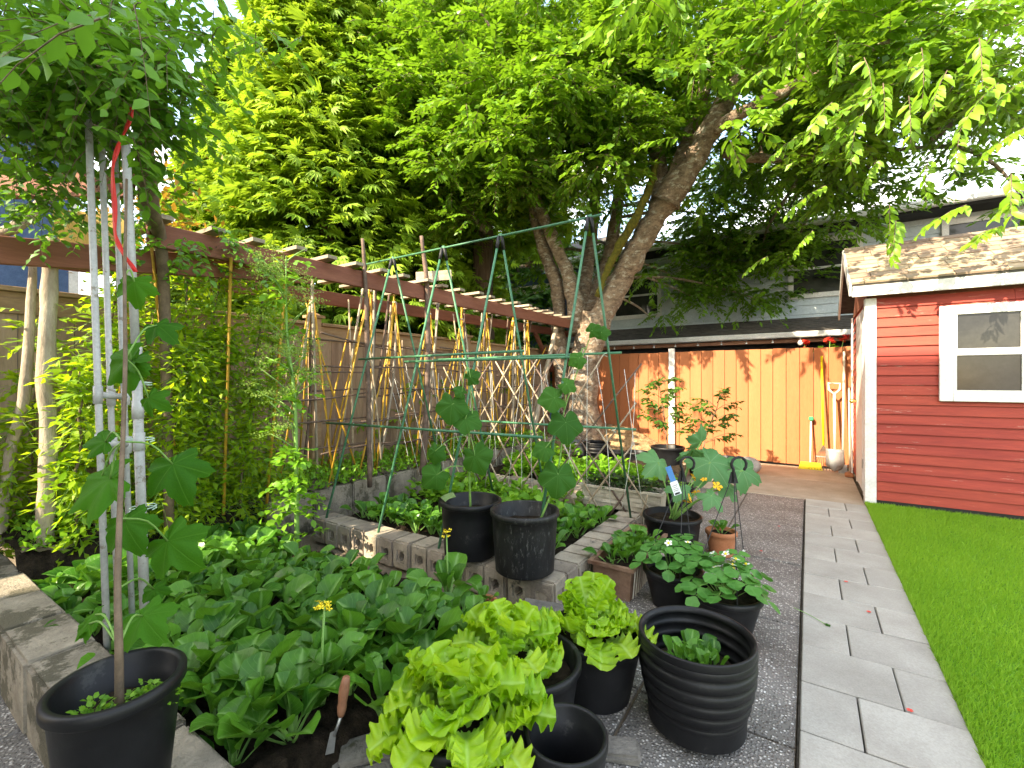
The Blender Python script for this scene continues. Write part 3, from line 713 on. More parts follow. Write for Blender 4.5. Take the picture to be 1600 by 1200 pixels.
# yellow cane tripods and branches in the fence bed
def stick(name, p0, p1, r, mat, parent, bend=0.0, n=5):
    p0, p1 = Vector(p0), Vector(p1); m = (p0 + p1) / 2 + Vector((U(-1, 1), U(-1, 1), U(-.5, .5))) * bend
    return MB().tube([p0, p0.lerp(m, .5) + (m - p0.lerp(p1, .5)) * .2, m, m.lerp(p1, .5) + (m - p0.lerp(p1, .5)) * .2, p1] if bend else [p0, p1], [r, r, r, r * .9, r * .8] if bend else r, n).build(name, mat, parent, True)
tri = [(2.55, ''), (3.0, ''), (3.5, ''), (4.0, ''), (4.6, ''), (5.2, ''), (5.8, ''), (6.3, '')]
tl = ['tall yellow cane support nearest the flowering celery', 'yellow cane support with a pale branch leaning through it', 'yellow cane support just behind the dark crooked pole', 'yellow cane support just past the patch board on the pergola', 'yellow cane support at the middle of the pergola, fifth from the celery', 'yellow cane support third from the cherry tree', 'yellow cane support second from the cherry tree', 'yellow cane support nearest the cherry tree']
for i, (yy, _) in enumerate(tri):
    t = thing('cane_support', tl[i], 'plant support', (-3.85, yy, .33), 0, 'yellow cane supports along the fence')
    top = Vector((.1 + U(-.05, .05), U(-.1, .1), 1.88 + U(-.1, .1)))
    for k in range(4):
        a = Vector((U(-.28, -.12) if k % 2 else U(.1, .24), -.4 + k * .26 + U(-.1, .1), 0))
        d = (top - a).normalized()
        stick('cane', a, top + d * U(.0, .22), .009, 'yellow', t)
    for k in range(2): stick('cane', (U(-.3, .3), U(-.6, .6), 0), (U(-.1, .25), U(-.6, .6), U(1.2, 1.9)), .010, 'yellow' if k else 'stick', t, .03)
    for k in range(3): stick('branch', (U(-.2, .25), U(-.45, .4), 0), top + Vector((U(-.1, .1), U(-.1, .1), U(-.1, .1))), .014, 'pole' if k else 'branch', t, .06)
    for zz in (.35, .6, .85, 1.1, 1.35): stick('cross_branch', (.1 + U(-.1, .1), -.5, zz + U(-.06, .06)), (.1 + U(-.1, .1), .5, zz + U(-.06, .06)), .009, 'branch', t, .05)
    MB().tube([top + Vector((.016 * math.cos(q), .016 * math.sin(q), -.02 * (q % 1) - .05)) for q in np.arange(0, 13, .8)], .004, 4).build('tie', 'string', t)

# ================================================================== GREEN STAKE TRELLIS
gt = thing('stake_trellis', 'A frame trellis of thin green coated stakes standing over the middle bed', 'trellis', (-2.2, 2.93, 0))
TOPZ = 2.42
def leg_at(x, sgn, z): return Vector((x + 2.2, sgn * (.68 if sgn < 0 else .70) * (TOPZ - z) / 2.25, z))
xs_ = (-3.23, -2.61, -2.02, -1.27)
for x in xs_:
    for s in (-1, 1):
        b = leg_at(x, s, .12); tp = leg_at(x, s, TOPZ); dx = .06 * s * (1 if x > -2 else .5)
        b.x += dx
        stick('stake', b, tp + (tp - b).normalized() * .03 + Vector((.012 * s, 0, 0)), .0095, 'green', gt, 0, 7)
        MB().tube([tp + Vector((.012 * s, s * .03, -.09)), tp + Vector((.012 * s, 0, .012))], .014, 7).build('rubber_cap', 'rubber', gt, True)
stick('stake', (-1.50, 0, TOPZ + .012), (1.02, 0, TOPZ + .012), .009, 'green', gt, 0, 7)
for (s, z, xa, xb) in ((-1, 1.49, -3.33, -1.62), (1, 1.50, -3.0, -1.15), (-1, .93, -3.55, -1.38), (1, .92, -3.1, -1.1), (-1, 1.455, -2.75, -1.2)):
    a, b = leg_at(xa, s, z), leg_at(xb, s, z); o = Vector((0, s * .018, 0))
    stick('cross_stake', a + o, b + o + Vector((0, 0, U(-.02, .02))), .0095, 'green', gt, 0, 7)
    for x in xs_:
        if xa < x < xb:
            c = leg_at(x, s, z)
            MB().tube([c + Vector((.015 * math.cos(q), .015 * math.sin(q), .004 * q - .02)) for q in np.arange(0, 9, .9)], .0025, 4).build('tie', 'twine', gt)
# lattice of thin dry sticks with white strings behind it
lt = thing('stick_lattice', 'criss cross lattice of thin dry sticks and white strings behind the green trellis', 'trellis', (-2.3, 3.72, .12))
for k in range(11):
    x = -1.35 + k * .245
    fz = min(1, max(.12, (1.12 - x) / .98))
    stick('stick', (x, U(-.02, .02), 0), (x + .98 * fz + U(-.05, .05), .02, 1.42 * fz + U(-.1, .1)), .0085, 'branch' if k % 3 == 0 else 'stick', lt, .02)
    stick('stick', (x + .2, U(.0, .04), 0), (x - .75 + U(-.1, .1), .05, 1.36 + U(-.08, .08)), .0085, 'stick' if k % 3 else 'branch', lt, .02)
for k in range(20):
    x = -1.3 + k * .13
    stick('string', (x + U(-.05, .05), -.2, .1 + U(0, .3)), (x + U(-.25, .25), -.35, 1.3 + U(-.1, .1)), .0026, 'string', lt, .03, 4)

# ================================================================== LEAF MESHES
def leaf_grid(name, mat, L, wfun, curve, nu=4, nv=9, cup=.25, ripple=0.0, rfreq=5, thick=0):
    """Leaf lying along +X from the origin, rising in Z; curve(t) gives elevation angle along it."""
    m = MB(); x = z = 0.0; ts = np.linspace(0, 1, nv + 1); px = []
    ph = U(0, 6)
    for i, t in enumerate(ts):
        if i: x += math.cos(curve(t)) * L / nv; z += math.sin(curve(t)) * L / nv
        a = curve(t)
        for j in range(nu + 1):
            u = j / nu - .5; w = wfun(t); yy = u * 2 * w
            up_ = cup * abs(u) * 2 * w + ripple * (abs(u) * 2) ** 1.5 * math.sin(rfreq * t * 6.28 + ph + (3 if u > 0 else 0)) * min(1, w * 20)
            yy2 = yy * (1 - .12 * cup)
            m.v.append((x - math.sin(a) * up_, yy2, z + math.cos(a) * up_)); m.uv.append((u + .5, t))
    for i in range(nv):
        for j in range(nu):
            a = i * (nu + 1) + j; m.f.append((a, a + nu + 1, a + nu + 2, a + 1))
    return m.mesh(name, mat, True)
def bok_w(t):
    if t < .45: return .010 - .004 * t
    s = (t - .45) / .55
    return .006 + .050 * (math.sin(PI * min(1, s * .9)) ** .7 if s < .55 else math.sqrt(max(0, 1 - ((s - .55) / .45) ** 2)))
BOK = [leaf_grid('leaf', 'bok', .225, bok_w, (lambda t, a=a, b=b: a - b * max(0, t - .25) ** 1.3), 6, 11, c, .006, 2.3)
       for (a, b, c) in ((1.42, .2, .55), (1.34, .6, .45), (1.22, .8, .4), (1.08, 1.0, .3), (1.3, 1.6, .3), (1.15, .4, .55))]
def let_w(t): return (.009 + .054 * max(0, (t - .05) / .95) ** .75) * (math.sqrt(max(.02, 1 - ((t - .62) / .40) ** 2)) if t > .62 else 1) * (1 + .05 * math.sin(t * 36) * (t > .2))
LET = [leaf_grid('leaf', 'lettuce', .145, let_w, (lambda t, a=a, b=b: a - b * t + .28 * math.sin(t * 9 + a * 5)), 14, 26, .35, .017, f + 1.6)
       for (a, b, f) in ((1.35, .7, 3.7), (1.2, 1.2, 4.1), (1.0, 1.2, 3.3), (.8, .9, 4.5), (1.45, .3, 3.9))]
def polar_leaf(name, mat, rfun, n=40, cup=.12, ripple=.03):
    """Leaf blade of outline rfun(theta) about its stalk end; tip towards +X; about unit size."""
    m = MB(); m.v.append((0, 0, 0)); m.uv.append((.5, .5)); rings = (.3, .62, .85, 1.0)
    for k, q in enumerate(rings):
        for j in range(n):
            th = -PI + 2 * PI * (j + .5) / n; r = rfun(th) * q
            x, y_ = r * math.cos(th), r * math.sin(th)
            m.v.append((x, y_, -cup * (x * x + y_ * y_) * 1.2 + ripple * q * q * math.sin(7 * th) + .02 * abs(y_)))
            m.uv.append((.5 + x * .45, .5 + y_ * .45))
    for j in range(n):
        j2 = (j + 1) % n
        m.f.append((0, 1 + j, 1 + j2))
        for k in range(len(rings) - 1):
            a, b = 1 + k * n, 1 + (k + 1) * n; m.f.append((a + j, b + j, b + j2, a + j2))
    return m.mesh(name, mat, True)
def r_maple(th):
    s = 0
    for c, w, h in ((0, .34, 1.0), (1.0, .30, .84), (-1.0, .30, .84), (1.95, .34, .58), (-1.95, .34, .58)):
        d = abs((th - c + PI) % (2 * PI) - PI); s = max(s, h * max(0, 1 - (d / (w * 2.0)) ** 1.25 * .55))
    if abs(th) > 2.75: s = min(s, .10 + (PI - abs(th)) * .3)
    return max(.16, s) * (1 + .05 * math.sin(th * 26))
def r_cuc(th):
    a = abs(th); s = .96 - .28 * (a / PI) ** 1.1 + .085 * math.cos(5 * th)
    if a > 2.55: s *= .32 + .68 * ((PI - a) / (PI - 2.55)) ** .7
    return s * (1 + .02 * math.sin(th * 19))
def r_squash(th):
    a = abs(th); s = .80 + .15 * math.cos(5 * th) * (1 if a < 2.2 else .4)
    if a > 2.6: s *= .35 + .65 * ((PI - a) / (PI - 2.6))
    return s * (1 + .07 * math.sin(th * 23))
MAPLE = [polar_leaf('leaf', 'maple', r_maple, 64, c, r) for c, r in ((.25, .06), (.5, .09), (.38, .07))]
CUC = [polar_leaf('leaf', 'cuc', r_cuc, 48, c, r) for c, r in ((.22, .07), (.45, .06), (.3, .09))]
SQU = [polar_leaf('leaf', 'squash', r_squash, 56, c, r) for c, r in ((.2, .09), (.4, .08))]
def trefoil():
    m = MB()
    for k, a in enumerate((0, 2.0, -2.0)):
        ca, sa = math.cos(a), math.sin(a); o = len(m.v); n = 14
        m.v.append((.02 * ca, .02 * sa, 0)); m.uv.append((.5, .1)); m.v.append((.5 * ca, .5 * sa, -.03)); m.uv.append((.5, .5))
        for j in range(n):
            th = -PI + 2 * PI * j / n
            lx = .52 + .46 * math.cos(th); ly = .42 * math.sin(th) * (1.05 if math.cos(th) > -.6 else .7); r_ = 1 + .05 * (j % 2)
            x, y_ = lx * r_, ly * r_
            m.v.append((x * ca - y_ * sa, x * sa + y_ * ca, .10 * abs(ly) - .12 * lx * lx)); m.uv.append((.5 + ly, lx))
        for j in range(n): m.f.append((o + 1, o + 2 + j, o + 2 + (j + 1) % n))
    return m.mesh('leaf', 'straw', True)
TRE = trefoil()
def flower(mat, r, n=5):
    m = MB()
    for k in range(n):
        a = 2 * PI * k / n; c, s = math.cos(a), math.sin(a)
        m.add([(0, 0, 0), (r * .7 * c - r * .35 * s, r * .7 * s + r * .35 * c, r * .25), (r * c, r * s, r * .2), (r * .7 * c + r * .35 * s, r * .7 * s - r * .35 * c, r * .25)], [(0, 3, 2, 1)])
    return m.mesh('flower', mat)
FL_Y, FL_W, FL_R, FL_O = flower('petal_y', .012, 4), flower('petal_w', .020, 5), flower('petal_r', .035, 6), flower('petal_o', .06, 5)

def rosette(name, label, cat, group, loc, leaves, n, scale, tilt=(.0, .25), rr=.02, fl=0):
    t = thing(name, label, cat, loc, U(0, 6.28), group)
    for k in range(n):
        f = k / max(1, n - 1)
        me = leaves[min(len(leaves) - 1, int(f * len(leaves)))] if U(0, 1) < .75 else random.choice(leaves)
        a = k * 2.4 + U(-.35, .35); s = scale * (.72 + .42 * f) * U(.88, 1.1)
        put('leaf', me, t, (rr * f * math.cos(a), rr * f * math.sin(a), -.005), Euler((U(-.2, .2), tilt[0] + (tilt[1] - tilt[0]) * f + U(-.08, .08), a), 'XYZ'), (s, s * U(.85, 1.15), s))
    if fl:
        st = Vector((U(-.03, .03), U(-.03, .03), .30 * scale))
        MB().tube([(0, 0, .02), st * .5, st], [.006, .005, .004], 5).build('flower_stem', 'stem', t, True)
        for k in range(fl):
            put('flower', FL_Y, t, st + Vector((U(-.022, .022), U(-.022, .022), U(-.015, .025))), (U(-.5, .5), U(-.5, .5), U(0, 6)))
    return t

# bok choy in the front bed
cells = []
gy = .69
row = 0
while gy < 1.66:
    gx_ = -3.42 + (.08 if row % 2 else 0)
    while gx_ < -1.12:
        X_, Y_ = gx_ + U(-.035, .035), gy + U(-.03, .03)
        if not (X_ > -1.33 and Y_ < 1.0) and not (Y_ < .8 and X_ < -2.35 and X_ > -2.65): cells.append((X_, Y_))
        gx_ += .15
    gy += .138; row += 1
FLOW = 0
for (X_, Y_) in cells:
    s = U(.74, 1.16) * (1.04 if X_ > -2.2 else .92) * (.85 if Y_ > 1.5 or Y_ < .76 else 1) 
    fl = 0
    rosette('bok_choy', 'leafy dark green bok choy crowding the soil of the front garden bed', 'bok choy', 'bok choy in the front bed', (X_, Y_, .145), BOK, random.choice((7, 8, 9)), s, (-.05, .38))
rosette('bok_choy', 'bok choy with a yellow flower cluster in the middle of the front bed', 'bok choy', 'flowering bok choy', at(500, 1040, 1.62) * 1 - Vector((0, 0, at(500, 1040, 1.62).z - .15)), BOK, 8, 1.1, (0, .4), fl=16)
rosette('bok_choy', 'bok choy with yellow flowers at the right end of the front bed', 'bok choy', 'flowering bok choy', (-1.62, 1.86, .12), BOK, 8, 1.15, (0, .4), fl=14)
# bok choy in the middle bed
for k in range(34):
    if k < 22: X_, Y_ = -3.2 + (k % 11) * .115 + U(-.03, .03), 2.58 + (k // 11) * .2 + U(-.04, .04)
    else: X_, Y_ = -1.48 + U(-.12, .08), 2.5 + (k - 22) * .10
    rosette('bok_choy', 'young bok choy growing behind the block edge of the middle bed' if k < 22 else 'bok choy growing at the right end of the middle bed beside the green stake', 'bok choy', 'bok choy in the middle bed', (X_, Y_, .13), BOK[:5], 7, U(.78, .98), (0, .35))

# leafy green clumps (each one a small plant in one mesh)
def clump_mesh(nl, r, h, leaf, mat, narrow=False, seed=0):
    a = rng.random(nl) * 6.28; rr = r * np.sqrt(rng.random(nl)); z = h * (.25 + .75 * rng.random(nl)) * (1 - .5 * (rr / r) ** 2)
    pos = np.stack([rr * np.cos(a), rr * np.sin(a), z], 1)
    X = unit(np.stack([np.cos(a), np.sin(a), .5 + rng.normal(size=nl) * .4], 1) + rng.normal(size=(nl, 3)) * .35)
    N = unit(np.array([0, 0, 1.0]) + rng.normal(size=(nl, 3)) * .4)
    tv = np.array(NARROW_V if narrow else LEAF8_V, float); 
    if not narrow: tv[:, 1] *= 1.7
    o = bulk('clump', tv, LEAF4_F if narrow else LEAF8_F, pos, X, N, leaf * (.7 + .6 * rng.random(nl)), rng.random(nl), mat)
    me = o.data; bpy.data.objects.remove(o); return me
CL = [clump_mesh(46, .13, .22, .075, 'cover') for _ in range(4)]
CP = [clump_mesh(40, .10, .20, .05, 'purple') for _ in range(2)]
CG = [clump_mesh(60, .10, .14, .035, 'cover') for _ in range(3)]
for k in range(44):
    X_, Y_ = U(-3.3, -1.5), U(4.5, 6.2)
    if X_ > -3.0: Y_ = min(Y_, U(4.5, 5.4))
    tag(put('leafy_green', random.choice(CL), None, (X_, Y_, .15), (0, 0, U(0, 6)), U(.85, 1.35)), 'light green leafy vegetable growing in the far bed behind the stick lattice', 'vegetable', 'leafy vegetables in the far bed')
for k in range(30):
    X_, Y_ = U(-3.2, -1.75), U(3.05, 3.85)
    tag(put('leafy_green', random.choice(CL), None, (X_, Y_, .13), (0, 0, U(0, 6)), U(.8, 1.2)), 'light green leafy vegetable growing under the green trellis in the middle bed', 'vegetable', 'leafy vegetables under the trellis')
n = 9000                                                              # low cover along the fence bed
pos = np.stack([-4.33 + .78 * rng.random(n), .62 + 5.9 * rng.random(n), .36 + .14 * rng.random(n) ** 1.5], 1)
o = bulk('ground_cover', LEAF4_V, LEAF4_F, pos, unit(rng.normal(size=(n, 3)) + [0, 0, .6]), unit(rng.normal(size=(n, 3)) * .5 + [0, 0, 1]), (.03 + .035 * rng.random(n))[:, None] * np.array([1, 1.4, 1]), rng.random(n), 'cover')
tag(o, None, None, kind='stuff')

# ================================================================== POTS
def pot_mesh(r, h, rb=None, rim=.012, ribs=0, band=.0, n=44):
    rb = rb or r * .82
    pr = [(0, .0), (rb * .94, .0), (rb, .008)]
    if ribs:
        for k in range(ribs * 6 + 1):
            t = k / (ribs * 6); rr = rb + (r - rb) * (.15 * t + .85 * math.sin(t * PI * .62) / math.sin(PI * .62)); pr.append((rr + .011 * (abs(math.sin(k / 6 * PI)) ** .6 - .6), .012 + (h - .03) * t))
    else:
        for t in np.linspace(0, 1, 6): pr.append((rb + (r - rb) * t, .012 + (h - .05) * t))
    pr += [(r + rim * .6, h - .032), (r + rim, h - .026), (r + rim, h - .004), (r + rim * .6, h), (r - .004, h), (r - .008, h - .006)]
    if ribs:
        for k in range(ribs * 6 + 1):
            t = 1 - k / (ribs * 6)
            if t < .35: break
            rr = rb + (r - rb) * (.15 * t + .85 * math.sin(t * PI * .62) / math.sin(PI * .62)) - .012
            pr.append((rr + .011 * (abs(math.sin((ribs * 6 - k) / 6 * PI)) ** .6 - .6), .012 + (h - .03) * t))
        pr.append((rr, .02))
    else: pr += [(rb + (r - rb) * .9 - .008, h * .86), (rb + (r - rb) * .88 - .010, h * .855), (rb + (r - rb) * .4 - .008, h * .4), (rb * .98 - .008, .015)]
    return pr
def pot(label, loc, r, h, rb=None, mat='plas', ribs=0, soil=.75, rim=.012, cat='pot', group=None, n=48, name='plant_pot', tilt=None):
    t = thing(name, label, cat, loc, U(0, 6), group)
    if tilt: t.rotation_euler = tilt
    MB().lathe(pot_mesh(r, h, rb, rim, ribs), n).build('shell', mat, t, True)
    rb = rb or r * .82
    if soil:
        rs = rb + (r - rb) * soil - .016
        m = MB(); m.v.append((0, 0, h * soil + .008))
        for q in (.5, 1.0):
            for j in range(24):
                a = 2 * PI * j / 24; m.v.append((rs * q * math.cos(a), rs * q * math.sin(a), h * soil + U(-.006, .006)))
        for j in range(24):
            j2 = (j + 1) % 24; m.f.append((0, 1 + j, 1 + j2)); m.f.append((1 + j, 25 + j, 25 + j2, 1 + j2))
        m.build('soil', 'soil', t, True)
    return t
def tri_lettuce(label, loc, n, scale, spread):
    t = thing('lettuce', label, 'lettuce', loc, U(0, 6), 'lettuces in the front pots')
    for k in range(n):
        f = k / (n - 1); a = k * 2.4 + U(-.3, .3); r_ = spread * math.sqrt(f) * U(.8, 1.1)
        s = scale * U(.8, 1.2)
        put('leaf', LET[min(4, int(f * 4)) if U(0, 1) < .7 else random.randrange(5)], t, (r_ * math.cos(a), r_ * math.sin(a), U(-.03, .05) + .06 * (1 - f)), Euler((U(-.35, .35), -.05 + .28 * f + U(-.2, .2), a), 'XYZ'), (s, s * U(.9, 1.2), s))
    return t
# three lettuce pots, the empty pot, the ribbed planter
pot('black round pot of bright lettuce at the very front of the picture', (-.87, 1.04, 0), .165, .33, .13)
tri_lettuce('largest bright yellow green frilly lettuce in the foremost black pot', (-.86, 1.05, .26), 84, 1.02, .135)
pot('wide black pot with ringed inner rim behind the front lettuce', (-.86, 1.42, 0), .185, .30, .15, soil=.8)
tri_lettuce('frilly lettuce leaning to the left side of the wide ring rimmed pot', (-.92, 1.38, .26), 48, .98, .11)
pot('round black pot of lettuce beside the ribbed planter', (-.74, 1.78, 0), .18, .27, .135, soil=.85, rim=.02)
tri_lettuce('compact frilly lettuce in the pot beside the ribbed planter', (-.77, 1.79, .23), 56, .92, .12)
pot('empty black nursery pot at the front edge between lettuce and ribbed planter', (-.575, 1.16, 0), .112, .31, .095, soil=.25, rim=.006)
rp_ = pot('large ribbed black planter with young bok choy inside on the aggregate patio', (-.36, 1.83, 0), .205, .345, .15, ribs=7, soil=.58, rim=.004, n=64)
for k in range(9):
    a = k * 2.4; r_ = .028 * math.sqrt(k)
    rosette('bok_choy', 'small pale bok choy seedling inside the ribbed black planter', 'bok choy', 'bok choy seedlings in the ribbed planter', (-.37 + r_ * math.cos(a), 1.83 + r_ * math.sin(a), .2), BOK[:4], 5, U(.45, .58), (0, .4))
pot('small black pot rim showing at the block wall behind the lettuce', (-1.02, 1.72, 0), .075, .13, .06, soil=.8)
pot('small terracotta pot half hidden among bok choy below the block wall', (-1.42, 1.90, 0.03), .065, .13, .05, 'terracotta', soil=.85)
rosette('seedling', 'small light green seedling in the half hidden terracotta pot', 'seedling', None, (-1.42, 1.90, .14), BOK[:3], 6, .5, (0, .4))
# cucumber pots on the wall
pot('tall black nursery pot with a cloth over its rim on the block wall', (-1.80, 2.28, .205), .185, .345, .165)
pot('tall scuffed black nursery pot at the corner of the block wall', (-1.385, 2.26, .205), .19, .35, .17, 'plas_old')
cl = MB(); k_ = 10
for i in range(k_ + 1):
    for j in range(4):
        a = 2.9 + i * .09; r_ = .188 + (.012 + .006 * math.sin(i * 2.1) if j > 1 else 0) - (.03 if j == 0 else 0)
        cl.v.append((r_ * math.cos(a), r_ * math.sin(a), (.325, .352, .34, .27 - .03 * math.sin(i * 1.7))[j]))
for i in range(k_):
    for j in range(3): a = i * 4 + j; cl.f.append((a, a + 4, a + 5, a + 1))
tag(cl.build('cloth', MAT('green_cloth', (.10, .16, .05), (.18, .25, .09), 20, .9, .4), None, True, loc=(-1.80, 2.28, .207)), 'green rag draped over the rim of the left cucumber pot', 'cloth')

def leaf_at(me, parent, base, px, py, d, size, tip, tilt=.5, stalk=None, mat='stem', r=.003):
    """A single large leaf whose stalk end is at depth d; tip = (right, up, towards) in camera axes; a stalk back to `stalk`."""
    p = at(px, py, d) - base
    x = (RGT * tip[0] + Vector((0, 0, 1)) * tip[1] - FWD * tip[2]).normalized()
    n_ = (-FWD * 1.0 + Vector((0, 0, 1)) * (tilt + U(-.15, .45)) + RGT * U(-.65, .65)).normalized()
    y_ = n_.cross(x).normalized(); z_ = x.cross(y_)
    o = put('leaf', me, parent)
    o.matrix_local = Matrix(((x.x, y_.x, z_.x, p.x), (x.y, y_.y, z_.y, p.y), (x.z, y_.z, z_.z, p.z), (0, 0, 0, 1))) @ Matrix.Scale(size, 4)
    if stalk is not None:
        s = Vector(stalk) - base; m_ = s.lerp(p, .55) + Vector((0, 0, .03))
        MB().tube(smooth_path([s, m_, p], 3), r, 5).build('stalk', mat, parent, True)
    return o
# cucumber plants
cb = Vector((-1.80, 2.28, .46))
c1 = thing('cucumber_plant', 'young cucumber vine with broad leaves climbing from the left wall pot', 'cucumber plant', cb, 0)
pth = [cb, at(733, 730, 2.78), at(733, 680, 2.75), at(738, 640, 2.73), at(729, 575, 2.72)]
MB().tube(smooth_path([p - cb for p in pth], 5), [.007 - .00022 * i for i in range(21)], 6).build('vine_stem', 'stem', c1, True)
for (px, py, s, tip, anchor) in ((706, 632, .115, (-.1, -.9, .3), 3), (727, 655, .10, (1, -.3, .3), 3), (742, 712, .115, (.35, -.8, .4), 2), (680, 705, .075, (-.3, -.9, .2), 2), (682, 742, .10, (-.7, -.6, .3), 1), (735, 590, .06, (.8, .5, .2), 4), (722, 612, .05, (-.6, .5, .2), 4)):
    leaf_at(random.choice(CUC), c1, cb, px, py, 2.70, s, tip, .4, pth[anchor])
cb2 = Vector((-1.30, 2.24, .44))
c2 = thing('cucumber_plant', 'cucumber vine tied to the green stake above the scuffed pot', 'cucumber plant', cb2, 0)
pth = [cb2, at(868, 750, 2.56), at(878, 690, 2.58), at(882, 640, 2.6), at(915, 545, 2.66), at(930, 510, 2.68)]
MB().tube(smooth_path([p - cb2 for p in pth], 5), [.0065 - .00018 * i for i in range(26)], 6).build('vine_stem', 'stem', c2, True)
for (px, py, s, tip, anchor) in ((866, 622, .09, (-1, -.15, .1), 3), (884, 660, .115, (.1, -.9, .4), 2), (852, 700, .075, (-1, -.25, .2), 2), (872, 742, .12, (-.1, -.9, .4), 1), (905, 560, .06, (-.8, -.4, .2), 4), (925, 517, .05, (.6, .4, .3), 5), (885, 600, .06, (.8, -.4, .2), 3), (940, 520, .05, (.9, .1, .2), 5)):
    leaf_at(random.choice(CUC), c2, cb2, px, py, 2.52, s, tip, .4, pth[anchor])

# rectangular planters
def tray(name, label, loc, wx, wy, h, mat, lip=.02, ribs=0, rz=0, taper=.02):
    t = thing(name, label, 'planter', loc, rz)
    a, b = wx / 2, wy / 2; th = .012
    def ring(dx, z): return [(-a + dx, -b + dx, z), (a - dx, -b + dx, z), (a - dx, b - dx, z), (-a + dx, b - dx, z)]
    lv = [ring(taper, 0), ring(.006, h - .02), ring(-lip, h - .02), ring(-lip, h), ring(.008, h), ring(.012 + taper * .4, h * .5), ring(taper + .012, .02)]
    m = MB(); vs = [p for r_ in lv for p in r_]; fs = []
    for k in range(len(lv) - 1):
        for j in range(4):
            j2 = (j + 1) % 4; fs.append((k * 4 + j, k * 4 + j2, k * 4 + 4 + j2, k * 4 + 4 + j))
    fs += [(3, 2, 1, 0), tuple(len(vs) - 4 + q for q in range(4))]
    m.add(vs, fs).build('tray', mat, t)
    MB().box((-a + taper, -b + taper, h * .6), (a - taper, b - taper, h * .82)).build('soil', 'soil', t)
    for k in range(ribs):
        yy = -b + .06 + k * (wy - .12) / (ribs - 1)
        MB().add([(a + .001, yy - .006, h - .025), (a + .001, yy + .006, h - .025), (a + .006 - taper, yy + .006, .01), (a + .006 - taper, yy - .006, .01), (a + .008, yy, h - .025), (a + .012 - taper, yy, .01)], [(0, 3, 5, 4), (4, 5, 2, 1)]).build('rib', 'cream', t)
    return t
tray('planter_box', 'long rusty brown planter box of bok choy on the patio beside the middle bed', (-.985, 3.0, 0), .25, .82, .21, 'rust', .018, 16)
for k in range(9):
    rosette('bok_choy', 'small blue green bok choy growing in the rusty planter box', 'bok choy', 'bok choy in the rusty planter box', (-1.03 + (k % 2) * .075 + U(-.015, .015), 2.70 + k * .063, .16), BOK[:4], 6, U(.6, .75), (0, .4))
wb = tray('window_box', 'cream slatted window box of dark seedlings resting on the block wall', (-1.36, 3.86, .195), .72, .19, .185, 'cream', .015)
for zz in (.045, .085, .125): MB().box((-.345, -.0905, zz), (.345, -.086, zz + .028)).build('front_rib', 'cream', wb)
for k in range(14):
    tag(put('seedling', CP[k % 2], None, (-1.66 + k * .046, 3.86 + U(-.03, .03), .335), (0, 0, U(0, 6)), U(.6, .85)), 'dark purple green seedling growing in the cream window box', 'seedling', 'dark seedlings in the cream window box')
# hanging baskets standing on the ground
def basket(label, loc, r, h, hook, n_leaf, n_fl, plabel):
    t = pot(label, loc, r, h, r * .72, soil=.86, rim=.012, name='hanging_basket', cat='hanging basket')
    t.rotation_euler = (0, 0, 0); hv = Vector(hook) - Vector(loc)
    for k in range(3):
        a = 1.0 + k * 2.09
        MB().tube([(r * math.cos(a), r * math.sin(a), h - .01), hv + Vector((.012 * math.cos(a), .012 * math.sin(a), -.13))], .0028, 5).build('hanger_wire', 'rubber', t)
    hp = [hv + Vector((0, 0, -.15)), hv + Vector((0, 0, -.075))]
    for q in np.linspace(PI * 1.12, -.55 * PI / 2, 10): hp.append(hv + RGT * (.045 + .045 * math.cos(q)) * 1 - RGT * .012 + Vector((0, 0, -.045 + .045 * math.sin(q))))
    MB().tube(hp, [.007, .009] + [.0085] * 10, 7).build('hook', 'rubber', t, True)
    MB().add([hv + RGT * -.03 + Vector((0, 0, -.16)), hv + RGT * .03 + Vector((0, 0, -.16)), hv + RGT * .012 + Vector((0, 0, -.09)), hv + RGT * -.012 + Vector((0, 0, -.09))] + [hv + RGT * -.03 + Vector((0, 0, -.16)) + FWD * .008, hv + RGT * .03 + Vector((0, 0, -.16)) + FWD * .008, hv + RGT * .012 + Vector((0, 0, -.09)) + FWD * .008, hv + RGT * -.012 + Vector((0, 0, -.09)) + FWD * .008], [(0, 1, 2, 3), (7, 6, 5, 4), (0, 4, 5, 1), (1, 5, 6, 2), (2, 6, 7, 3), (3, 7, 4, 0)]).build('hanger_yoke', 'rubber', t)
    s = thing('strawberry_plant', plabel, 'strawberry plant', (loc[0], loc[1], loc[2] + h * .86), 0)
    for k in range(n_leaf):
        a = k * 2.4 + U(-.3, .3); q = math.sqrt((k + .5) / n_leaf); rr = r * 1.25 * q; z = .13 * (1 - q * q) + .05 + U(-.03, .05)
        p = Vector((rr * math.cos(a), rr * math.sin(a), z))
        put('leaf', TRE, s, p, Euler((U(-.35, .35), .35 * q + U(-.3, .3), a + U(-.6, .6)), 'XYZ'), U(.062, .085))
        MB().tube([(p.x * .2, p.y * .2, 0), p * .6 + Vector((0, 0, .04)), p], .0022, 4).build('stalk', 'stem', s)
    for k in range(n_fl):
        a = U(0, 6.28); rr = r * U(.2, .9); p = Vector((rr * math.cos(a), rr * math.sin(a), .17 + U(-.02, .04)))
        f = put('flower', FL_W, s, p, (U(-.6, .6) + .5, U(-.6, .2), U(0, 6)), U(.9, 1.2)); MB().ball((0, 0, .004), .006, 6).build('flower_centre', 'petal_y', f)
    return t
basket('black hanging basket with a blue tag on its hook standing behind', (-.66, 2.72, 0), .155, .22, at(1066, 714, 2.95), 22, 2, 'strawberry plant with few flowers in the basket with the blue tag')
